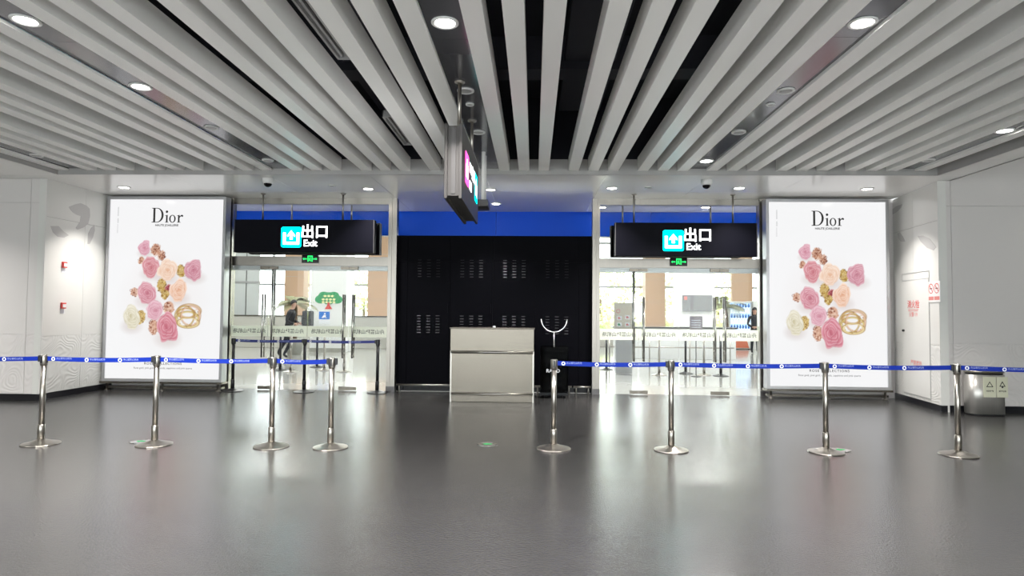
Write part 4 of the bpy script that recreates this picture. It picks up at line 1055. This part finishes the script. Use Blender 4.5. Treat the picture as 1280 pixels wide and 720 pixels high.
def face_parts(root, c, fwd, female=False):
    """eyes, nose, mouth and ears on a head at c looking along fwd"""
    f = Vector(fwd).normalized(); s = Vector((-f.y, f.x, 0)); c = Vector(c)
    mb = MB()
    for k in (-1, 1):
        q = c + f * .092 + s * k * .034; mb.lathe([(0, -.010), (.012, 0), (0, .010)], 8, q)
    mb.build('eyes', 'ink', root)
    q = c + f * .095 + Vector((0, 0, -.03)); MB().lathe([(0, .04), (.012, .01), (.018, -.012), (0, -.02)], 8, q).build('nose', 'skin', root)
    q = c + f * .088 + Vector((0, 0, -.072)); MB().tube([q - s * .028, q + f * .004, q + s * .028], .007, 6).build('mouth', 'red_faded', root)
    mb = MB()
    for k in (-1, 1): mb.lathe([(0, -.03), (.014, -.01), (.016, .015), (0, .03)], 8, c + s * k * .082)
    mb.build('ears', 'skin', root)
def hair(root, c, fwd, long=0.):
    f = Vector(fwd).normalized(); c = Vector(c); vs = []; fs = []; n = 20; m = 9
    for i in range(m + 1):
        for k in range(n):
            a = 2 * math.pi * k / n; d = Vector((math.cos(a), math.sin(a), 0)); back = .5 - .5 * d.dot(f)
            lim = 1.15 + back * (.95)                                   # hairline lower at the back
            ph = lim * i / m; r = .097 + .012 * back
            p = Vector((math.cos(a) * math.sin(ph) * r * 1.02, math.sin(a) * math.sin(ph) * r * 1.02, math.cos(ph) * .128))
            if long and i == m and back > .35: p.z -= long
            vs.append(c + p + Vector((0, 0, .012)))
    for i in range(m):
        for k in range(n):
            k2 = (k + 1) % n; fs.append((i * n + k, i * n + k2, (i + 1) * n + k2, (i + 1) * n + k))
    MB().add(vs, fs, True).build('hair', 'hair', root)
def fingers(root, wrist, d, side, mtn='skin'):
    d = Vector(d).normalized(); side = Vector(side).normalized(); wv = Vector(wrist); mb = MB(); nrm = d.cross(side)
    for k, L in enumerate((.065, .075, .070, .055)):
        b = wv + d * .075 + side * (k - 1.5) * .019; mb.tube([b, b + d * L * .5 + nrm * .006, b + d * L + nrm * .022], [.009, .0085, .007], 7)
    b = wv + d * .03 - side * .035; mb.tube([b, b + d * .035 - side * .018, b + d * .065 - side * .016 + nrm * .01], [.011, .010, .008], 7)
    mb.tube([wv - d * .01, wv + d * .04, wv + d * .085], [.026, .038, .036], 10)
    mb.build('hand', mtn, root)

# walking person in profile, facing right, holding a dark bag in front
p1 = on_z(360, 447.5); p1.z = 0
pe = tag(empty('person', p1), 'person in dark suit walking right behind the left doors, carrying a dark bag', 'person')
J = [(0, 0, .95, (.15, .17)), (.03, 0, 1.12, (.15, .16)), (.07, 0, 1.32, (.15, .20)), (.10, 0, 1.46, (.10, .14)), (.13, 0, 1.54, .055), (.15, 0, 1.66, (.095, .08)), (.155, 0, 1.745, (.085, .075)),
     (-.02, -.09, .90, .10), (.12, -.10, .50, .068), (-.10, -.10, .10, .045), (.03, -.10, .04, (.04, .045)),
     (-.02, .09, .90, .10), (-.14, .10, .52, .068), (-.36, .10, .16, .045), (-.27, .10, .05, (.04, .045)),
     (.08, -.20, 1.42, .065), (.02, -.24, 1.17, .052), (.24, -.20, 1.06, .040),
     (.08, .20, 1.42, .065), (.06, .24, 1.17, .052), (.27, .16, 1.08, .040)]
Eg = [(0, 1), (1, 2), (2, 3), (3, 4), (4, 5), (5, 6), (0, 7), (7, 8), (8, 9), (9, 10), (0, 11), (11, 12), (12, 13), (13, 14), (3, 15), (15, 16), (16, 17), (3, 18), (18, 19), (19, 20)]
def m1(c):
    if c.z > 1.52: return 'skin'
    if c.z < .10 or (c.x < -.25 and c.z < .17): return 'black_plastic'
    return 'jacket_black' if c.z > .93 else 'trousers_dark'
skin_body('body', J, Eg, m1, pe); hc = (.152, 0, 1.69)
hair(pe, hc, (1, 0, 0)); face_parts(pe, hc, (1, 0, 0)); fingers(pe, (.255, -.20, 1.06), (1, .15, .1), (0, .2, 1)); fingers(pe, (.285, .15, 1.08), (1, -.2, .1), (0, -.2, 1))
bg_ = tag(empty('bag', p1 + Vector((.595, 0, 0))), 'dark upright bag held in front of the walking person', 'bag')
MB().bbox(-.13, .15, -.17, .17, .98, 1.48, .05).build('body', 'jacket_black', bg_); MB().tube([(-.05, -.05, 1.46), (-.03, -.05, 1.54), (.05, .05, 1.54), (.06, .05, 1.46)], .012, 8).build('handle', 'black_plastic', bg_)
MB().bbox(-.16, -.13, -.12, .12, 1.05, 1.3, .01).build('pocket', 'trousers_dark', bg_)
# standing person in black before the kiosk, facing the viewer
p2 = on_z(943.5, 441.5); p2.z = 0
pf = tag(empty('person', p2), 'person in black standing before the kiosk behind the right doors', 'person')
J = [(0, 0, .93, (.16, .13)), (0, 0, 1.10, (.15, .12)), (0, 0, 1.28, (.18, .13)), (0, 0, 1.41, (.13, .09)), (0, -.01, 1.50, .052), (0, -.02, 1.60, (.075, .09)), (0, -.02, 1.68, (.07, .08)),
     (-.09, 0, .88, .095), (-.10, -.01, .49, .065), (-.11, .02, .10, .044), (-.12, -.07, .04, (.045, .04)),
     (.09, 0, .88, .095), (.10, -.01, .49, .065), (.11, .02, .10, .044), (.12, -.07, .04, (.045, .04)),
     (-.20, 0, 1.37, .062), (-.26, .02, 1.12, .048), (-.14, -.14, 1.00, .038), (.20, 0, 1.37, .062), (.26, .02, 1.12, .048), (.14, -.14, 1.00, .038)]
def m2_(c):
    if c.z > 1.49: return 'skin'
    if c.z < .09: return 'black_plastic'
    return 'jacket_black' if c.z > .86 else 'trousers_dark'
skin_body('body', J, Eg, m2_, pf); hc = (0, -.02, 1.635)
hair(pf, hc, (0, -1, 0), .16); face_parts(pf, hc, (0, -1, 0)); fingers(pf, (-.13, -.15, 1.0), (1, -.35, 0), (0, 0, 1)); fingers(pf, (.13, -.15, 1.0), (-1, -.35, 0), (0, 0, 1))
